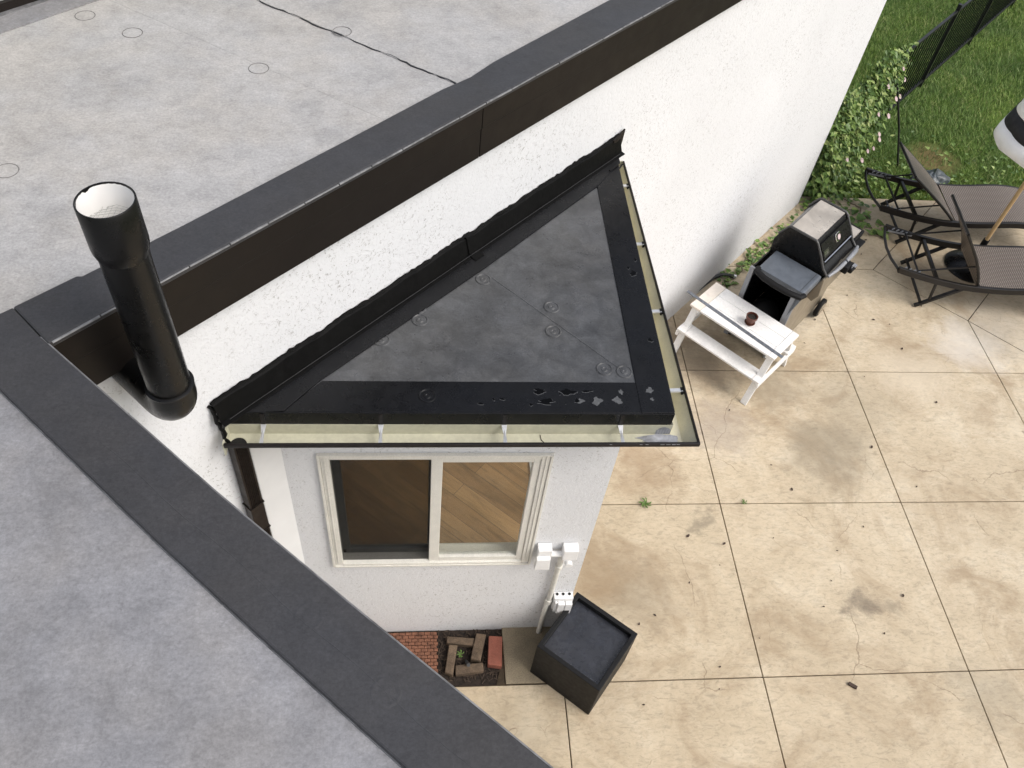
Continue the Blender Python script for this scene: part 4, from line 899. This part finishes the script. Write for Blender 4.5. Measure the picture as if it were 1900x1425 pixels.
# ------------------------------------------------------------------ sun loungers
def make_lounger(bx, bz, bow):
    # local frame: x from the head end to the foot, y across (0 = near rail), z up
    root = thing('sun_lounger', '', 'lounger', (0, 0, 0), 'sun loungers at the lawn edge')
    Wd = .59; L = 1.95
    def rz(x): return .30 + .12 * max(0, (.75 - x) / .75) ** 1.6 + .055 * math.exp(-((x - 1.45) / .33) ** 2) - .03 * max(0, (x - 1.6))
    for y in (0, Wd):
        mb = MB(); n = 26
        vs = []
        for i in range(n + 1):
            x = L * i / n; z = rz(x); vs += [(x, y - .016, z - .03), (x, y + .016, z - .03), (x, y + .016, z + .03), (x, y - .016, z + .03)]
        fs = [(i * 4 + k, i * 4 + (k + 1) % 4, (i + 1) * 4 + (k + 1) % 4, (i + 1) * 4 + k) for i in range(n) for k in range(4)] + [(3, 2, 1, 0), (n * 4, n * 4 + 1, n * 4 + 2, n * 4 + 3)]
        mb.add(vs, fs).build('side_rail', 'rail', root, bevel=.004)
    mb = MB(); mb.tube([(-.0, .0, rz(0)), (-.035, Wd * .25, rz(0) - .005), (-.045, Wd * .5, rz(0) - .008), (-.035, Wd * .75, rz(0) - .005), (0, Wd, rz(0))], .013, 10); mb.build('head_bar', 'rail', root, smooth=True)
    mb = MB(); mb.bar((.40, .016, rz(.4)), (.40, Wd - .016, rz(.4)), .03, .03); mb.build('cross_bar', 'rail', root, bevel=.003)
    # raised back: curved woven panel
    hx, hz = .80, .315; n = 14; prof = []
    for i in range(n + 1):
        u = i / n; prof.append((hx - bx * u + bow * sin(pi * u), hz + bz * u - .6 * bow * sin(pi * u)))
    mb = MB(); vs = []
    for x, z in prof: vs += [(x, .03, z), (x, Wd - .03, z), (x - .022, Wd - .03, z - .012), (x - .022, .03, z - .012)]
    fs = [(i * 4 + k, i * 4 + (k + 1) % 4, (i + 1) * 4 + (k + 1) % 4, (i + 1) * 4 + k) for i in range(n) for k in range(4)] + [(3, 2, 1, 0), (n * 4, n * 4 + 1, n * 4 + 2, n * 4 + 3)]
    bk = mb.add(vs, fs).build('backrest', 'rattan', root)
    for y in (.022, Wd - .022):
        mb = MB(); mb.tube([(x - .01, y, z - .006) for x, z in prof], .013, 8); mb.build('back_frame', 'rail', bk, smooth=True)
    mb = MB(); x, z = prof[-1]; mb.tube([(x - .01, .022, z), (x - .01, Wd - .022, z)], .011, 8); mb.build('back_frame', 'rail', bk, smooth=True)
    # adjuster: two stays to a bar resting in the notches
    xm, zm = prof[6]
    for y in (.045, Wd - .045):
        mb = MB(); mb.tube([(xm - .02, y, zm), (.20, y, rz(.2) + .02)], .008, 8); mb.build('back_stay', 'rail', root, smooth=True)
    mb = MB(); mb.tube([(.20, .03, rz(.2) + .02), (.20, Wd - .03, rz(.2) + .02)], .0095, 8); mb.build('stay_bar', 'rail', root, smooth=True)
    for y in (.024, Wd - .024):
        mb = MB()
        for k in range(4): x = .06 + k * .045; mb.bar((x, y, rz(x) + .012), (x + .022, y, rz(x) + .032), .012, .006)
        mb.bar((.03, y, rz(.1) + .004), (.27, y, rz(.24) + .008), .012, .014); mb.build('notch_rack', 'grill_handle', root)
    # seat sling
    n = 22; mb = MB(); vs = []
    for i in range(n + 1):
        x = .80 + (L - .82) * i / n; z = rz(x) + .018; vs += [(x, .012, z + .014), (x, Wd * .5, z + .008), (x, Wd - .012, z + .014)]
    mb.add(vs, [(i * 3 + k, (i + 1) * 3 + k, (i + 1) * 3 + k + 1, i * 3 + k + 1) for i in range(n) for k in range(2)])
    st = mb.build('seat', 'rattan', root); st.modifiers.new('thick', 'SOLIDIFY').thickness = .012
    # legs
    for y in (-.0, Wd):
        mb = MB(); mb.bar((.33, y, .012), (.66, y, rz(.66) - .02), .026, .034, (0, 1, 0)); mb.build('leg', 'rail', root, bevel=.003)
        mb = MB(); mb.bar((.40, y, rz(.4) - .02), (.43, y, .10), .022, .022, (0, 1, 0)); mb.build('leg_strut', 'rail', root, bevel=.003)
        mb = MB(); mb.bar((1.78, y, .012), (1.52, y, rz(1.52) - .02), .026, .034, (0, 1, 0)); mb.build('leg', 'rail', root, bevel=.003)
        mb = MB(); mb.bar((1.78, y, rz(1.78) - .02), (1.70, y, .10), .022, .022, (0, 1, 0)); mb.build('leg_strut', 'rail', root, bevel=.003)
    mb = MB(); mb.bar((.36, .0, .07), (.36, Wd, .07), .02, .02); mb.build('foot_bar', 'rail', root, bevel=.002)
    return root
lg = make_lounger(.37, .56, .06); lg2 = make_lounger(.60, .47, .07)
lg.location = (4.285, 5.43, 0); lg.rotation_euler = (0, 0, R(-8)); lg['label'] = 'brown woven sun lounger nearer the house, back raised, in front of the parasol pole'
lg2.location = (4.42, 6.30, 0); lg2.rotation_euler = (0, 0, R(-5)); lg2['label'] = 'brown woven sun lounger on the lawn edge, behind the parasol pole'

# ------------------------------------------------------------------ parasol
ux, uy = 5.40, 5.945
um = thing('parasol', 'half closed black and white striped parasol on a pale wooden pole between the loungers', 'parasol', (ux, uy, 0))
MB().lathe([(.0, .0), (.235, .0), (.24, .012), (.225, .032), (.12, .06), (.05, .075), (.04, .09)], (ux, uy), 48).build('base', 'grill_black', um, smooth=True)
MB().lathe([(.03, .07), (.03, .36), (.0, .36)], (ux, uy), 24).build('base_socket', 'rubber', um, smooth=True)
MB().lathe([(.019, .3), (.019, 2.45), (0, 2.46)], (ux, uy), 20).build('pole', 'bamboo', um, smooth=True)
npl = 8; prof = [(.47, 1.40), (.462, 1.46), (.445, 1.53), (.43, 1.59), (.41, 1.66), (.375, 1.76), (.33, 1.88), (.24, 2.07), (.12, 2.27), (.02, 2.40)]
def canopy(i0, i1, mat, name):
    n = npl * 8; mb = MB(); vs = []; k = i1 - i0 + 1
    for i in range(n):
        a = 2 * pi * i / n; ph = i / 8.0; w_ = abs(sin(pi * ph)); 
        for j in range(i0, i1 + 1):
            r, z = prof[j]; fold = 1 - .04 * (1 - w_) * min(1, r / .3); zz = z - (.0 if j else .03 * (1 - w_))
            vs.append((ux + r * fold * cos(a), uy + r * fold * sin(a), zz))
    fs = [(i * k + j, ((i + 1) % n) * k + j, ((i + 1) % n) * k + j + 1, i * k + j + 1) for i in range(n) for j in range(k - 1)]
    o = mb.add(vs, fs).build(name, mat, um, smooth=True); o.modifiers.new('thick', 'SOLIDIFY').thickness = .003; return o
canopy(0, 2, 'canvas', 'valance'); canopy(2, 4, 'canvas_black', 'canopy_band'); canopy(4, 6, 'canvas', 'canopy_band'); canopy(6, 7, 'canvas_black', 'canopy_band'); canopy(7, 9, 'canvas', 'canopy_top')
for i in range(8):
    a = 2 * pi * i / 8; MB().tube([(ux + .40 * cos(a), uy + .40 * sin(a), 1.44), (ux + .34 * cos(a), uy + .34 * sin(a), 1.8), (ux + .03 * cos(a), uy + .03 * sin(a), 2.3)], .006, 6).build('rib', 'bamboo', um)

# ------------------------------------------------------------------ metal picket fence from the house corner across the lawn
FA = Vector(P(S_END + .03, -.09)); FD = Vector((.7071, .7071)); FZ = 1.0
fe = thing('metal_fence', 'black metal picket fence running from the house corner across the lawn', 'fence', (FA.x, FA.y, 0))
def FP(t, z, o=0): p = FA + FD * t + Vector((Q, -Q)) * o; return (p.x, p.y, z)
T1 = 7.6
pk = None; proto = MB().bar((0, 0, .07), (0, 0, FZ - .06), .016, .016, (1, 1, 0))
t_ = .1
while t_ < 6.6:
    if pk is None: pk = MB().bar(FP(t_, .07), FP(t_, FZ - .05), .0125, .0125, (Q, Q, 0)).build('picket', 'fence', fe); pk0 = t_
    else:
        c = pk.copy(); COL.objects.link(c); c.parent = fe; c.location = (FD.x * (t_ - pk0), FD.y * (t_ - pk0), 0)
    t_ += .098
MB().bar(FP(0, FZ - .04), FP(T1, FZ - .04), .03, .035).build('top_rail', 'fence', fe, bevel=.003)
MB().bar(FP(0, .08), FP(T1, .08), .03, .035).build('bottom_rail', 'fence', fe, bevel=.003)
for t_ in (.03, 1.66, 3.25, 4.85, 6.45):
    po_ = MB().bar(FP(t_, -.03), FP(t_, FZ + .03), .042, .042, (Q, Q, 0)).build('post', 'fence', fe, bevel=.003)
    MB().bar(FP(t_, FZ + .03), FP(t_, FZ + .045), .048, .048, (Q, Q, 0)).build('post_cap', 'fence', po_, bevel=.004)
# leaning garden stake
mb = MB(); mb.tube([(5.269, 7.587, -.02), (5.13, 7.69, .4), (4.93, 7.78, .86)], .011, 10); st_ = mb.build('garden_stake', 'fence', smooth=True); tag(st_, 'thin black metal stake standing in the grass before the vine', 'stake')
# grey plastic sack on the grass
def sack(x, y):
    mb = MB(); n, k = 26, 12; vs = []
    for i in range(n):
        a = 2 * pi * i / n
        for j in range(k + 1):
            u = j / k * pi / 2; r = (.15 + .035 * sin(3 * a + 1) + .02 * sin(7 * a + 5 * u) + .012 * sin(11 * a - 7 * u)) * cos(u) + .01; vs.append((x + r * cos(a) * 1.2, y + r * sin(a), .11 * sin(u) * (1 + .3 * sin(2 * a) + .15 * sin(5 * a + 3 * u))))
    fs = [(i * (k + 1) + j, ((i + 1) % n) * (k + 1) + j, ((i + 1) % n) * (k + 1) + j + 1, i * (k + 1) + j + 1) for i in range(n) for j in range(k)]
    return mb.add(vs, fs).build('plastic_sack', 'bag', smooth=True)
tag(sack(5.52, 7.30), 'crumpled blue grey plastic sack lying in the grass behind the far lounger', 'sack')

# ------------------------------------------------------------------ lawn
rng = np.random.default_rng(5)
def blades(n, x0, x1, y0, y1, h, wdt, name, keep):
    x = rng.uniform(x0, x1, n); y = rng.uniform(y0, y1, n); k = keep(x, y); x, y = x[k], y[k]; n = len(x)
    hh = h * rng.lognormal(0, .35, n); a = rng.uniform(0, 2 * pi, n); lean = rng.uniform(.3, 1.3, n) * hh; ww = wdt * rng.uniform(.6, 1.3, n)
    big = np.sin(x * 1.7 + 2 * np.sin(y * 1.1)) * .6; la = a * .5 + big
    base = np.stack([x, y, np.full(n, -.03)], 1); side = np.stack([-np.sin(a), np.cos(a), 0 * a], 1) * ww[:, None]
    dirv = np.stack([np.cos(la), np.sin(la), 0 * a], 1)
    mid = base + dirv * (lean * .35)[:, None]; mid[:, 2] += hh * .62
    tip = base + dirv * lean[:, None]; tip[:, 2] += hh * .95
    V = np.stack([base - side, base + side, mid + side * .8, mid - side * .8, tip], 1).reshape(-1, 3)
    idx = np.arange(n) * 5
    me = bpy.data.meshes.new(name)
    me.vertices.add(len(V)); me.vertices.foreach_set('co', V.astype(np.float32).ravel())
    q = np.stack([idx, idx + 1, idx + 2, idx + 3], 1); tr = np.stack([idx + 3, idx + 2, idx + 4], 1)
    loops = np.concatenate([q.ravel(), tr.ravel()]).astype(np.int32)
    me.loops.add(len(loops)); me.loops.foreach_set('vertex_index', loops)
    me.polygons.add(2 * n); me.polygons.foreach_set('loop_start', np.concatenate([np.arange(n) * 4, 4 * n + np.arange(n) * 3]).astype(np.int32))
    me.polygons.foreach_set('loop_total', np.concatenate([np.full(n, 4), np.full(n, 3)]).astype(np.int32))
    me.update(calc_edges=True); me.validate(); me.materials.append(M['grass'])
    o = bpy.data.objects.new(name, me); COL.objects.link(o); return o
def keep(x, y):
    inside_house = (x - y) * Q < WC - .02
    inside_house &= (x + y) * Q < S_END + .05
    bare = (np.hypot(x - 5.75, y - 7.75) < .33) & (rng.random(len(x)) < .8)
    return ~inside_house & ~bare & (x - 4 < (y - 6) * 1.4 + 3.5)
g1 = blades(300000, 3.7, 11.5, YL + .01, 14.5, .044, .003, 'grass', keep)
tag(g1, 'mown green lawn beyond the patio and under the fence', 'grass', kind='stuff')

# ------------------------------------------------------------------ bindweed on the fence corner
vn = thing('bindweed_vine', 'leafy green vine with pale pink flowers smothering the fence by the house corner', 'vine', (*FP(.7, 0)[:2], 0))
mb = MB()
for i in range(6400):
    t_ = rnd.betavariate(1.3, 1.4) * 1.75; top = .95 + .2 * min(1, t_ / 1.0) + .06 * sin(7 * t_)
    z = top * (rnd.random() ** .6) * rnd.uniform(.9, 1.06)
    if t_ > .95 + .8 * z + rnd.uniform(-.06, .06): continue
    dep = (.20 + .12 * (1 - z / 1.1)) * sqrt(max(.12, 1 - (z / 1.22) ** 2)); o = rnd.uniform(-.3, 1) * dep
    if t_ > 1.45 and rnd.random() < .5: o *= .5
    p = FP(t_ - .02, max(.01, z), o * (1.0 if t_ > .15 else .9)); l = min(.09, max(.025, rnd.lognormvariate(-3.05, .33)))
    leafv(mb, p, l, l * .7, rnd.gauss(-pi / 4, .9), rnd.gauss(-.55, .4), rnd.gauss(0, .35), True)
for i in range(500):     # skirt of leaves spreading on the ground
    t_ = rnd.uniform(-.15, 1.05); o = abs(rnd.gauss(.2, .2)); p = FP(t_, rnd.uniform(-.01, .10), o); l = rnd.uniform(.04, .075)
    if p[1] < YL - .05 and rnd.random() < .6: continue
    leafv(mb, p, l, l * .8, rnd.uniform(0, 6.28), rnd.gauss(-.05, .3), rnd.gauss(0, .3), True)
mb.build('foliage', 'vine', vn)
mb = MB()
for k in range(22):
    t0 = rnd.uniform(.1, 1.5); mb.tube([FP(t0 + .03 * j * rnd.uniform(-1, 1), .04 + j * .1, .05 + .14 * rnd.random()) for j in range(9)], .004, 5)
for pts in [[(1.6, 1.0, .03), (1.72, 1.05, .05), (1.84, 1.06, .02), (1.98, 1.02, .0), (2.06, 1.0, .01)], [(.9, 1.0, .0), (.95, 1.1, -.05), (.93, 1.2, -.1)], [(1.3, 1.0, .0), (1.36, 1.09, .02), (1.45, 1.13, .04)]]:
    mb.tube([FP(*p) for p in pts], .0035, 5)
mb.build('stem', 'weed', vn)
mb = MB()
for t_, z, o in [(1.86, 1.06, .02), (1.95, 1.03, .01), (2.03, 1.01, .01), (1.75, 1.05, .04), (1.4, 1.11, .03), (.94, 1.13, -.06)]:
    for k in range(2): leafv(mb, FP(t_, z, o), .05, .035, rnd.uniform(0, 6.28), rnd.uniform(-.2, .4), 0, True)
mb.build('tendril_leaf', 'vine', vn)
FLW = [(1.62, .80, .12), (1.55, .65, .17), (1.3, .74, .2), (1.05, .95, .13), (1.0, .48, .27), (.72, .42, .30), (.62, .36, .31), (.2, .55, .27), (1.12, .36, .27), (1.05, .28, .27), (.8, .78, .22), (1.45, .98, .1), (1.15, .62, .24)]
for t_, z, o in FLW:
    mb = MB(); c = Vector(FP(t_, z, o + .03)); ax = Vector((Q * .6, -Q * .6, .55)).normalized(); u = ax.cross(Vector((0, 0, 1))).normalized(); v = ax.cross(u); n = 10; r = rnd.uniform(.02, .028)
    vs = [c - ax * .02] + [c + (u * cos(2 * pi * k / n) + v * sin(2 * pi * k / n)) * r * (1 + .12 * (k % 2)) + ax * .008 for k in range(n)]
    mb.add(vs, [(0, 1 + k, 1 + (k + 1) % n) for k in range(n)]).build('flower', 'petal', vn)
# creeping strands along the wall foot and over the patio edge
def creeper(path, nleaf, spread, lsz, label):
    mbs = MB(); mbl = MB(); pts = [Vector((*p, .008)) for p in path]
    full = []
    for a, b in zip(pts[:-1], pts[1:]):
        for k in range(6): full.append(a.lerp(b, k / 6) + Vector((rnd.uniform(-.015, .015), rnd.uniform(-.015, .015), 0)))
    full.append(pts[-1])
    root = thing('creeping_vine', label, 'vine', tuple(pts[0][:2]) + (0,), 'creeping vine strands on the patio')
    mbs.tube(full, .0035, 5).build('stem', 'leaf_dead', root)
    for i in range(nleaf):
        p = rnd.choice(full); l = lsz * rnd.uniform(.6, 1.3); leafv(mbl, (p.x + rnd.gauss(0, spread), p.y + rnd.gauss(0, spread), rnd.uniform(.008, .045)), l, l * .85, rnd.uniform(0, 6.28), rnd.uniform(-.25, .25), rnd.uniform(-.3, .3), True)
    mbl.build('foliage', 'vine', root)
creeper([P(5.95, .10), P(6.2, .13), P(6.5, .09), P(6.8, .15), P(7.1, .12), P(7.45, .16)], 150, .05, .05, 'long creeping vine strand along the foot of the white wall behind the grill')
creeper([(4.05, 6.9), (4.2, 6.72), (4.33, 6.55), (4.42, 6.42)], 30, .05, .075, 'vine strand creeping from the lawn towards the head of the loungers')
creeper([(4.42, 6.95), (4.55, 6.8), (4.5, 6.62), (4.6, 6.42), (4.66, 6.3)], 34, .05, .085, 'bushier vine strand creeping over the patio edge under the far lounger')
creeper([(3.98, 6.8), (4.15, 6.78), (4.3, 6.74), (4.5, 6.78)], 22, .06, .05, 'thin vine strand lying along the patio edge by the grill')
# fallen clippings and clover leaves on the lawn edge
mb = MB()
for i in range(260):
    x = rnd.uniform(4.2, 7.5); y = YL + abs(rnd.gauss(.45, .35)); l = rnd.uniform(.03, .06); leafv(mb, (x, y, rnd.uniform(.01, .05)), l, l * .85, rnd.uniform(0, 6.28), rnd.uniform(-.2, .5), rnd.gauss(0, .3), True)
tag(mb.build('clover_leaves', 'vine'), 'broad clover like leaves growing through the lawn edge', 'ground cover', kind='stuff')
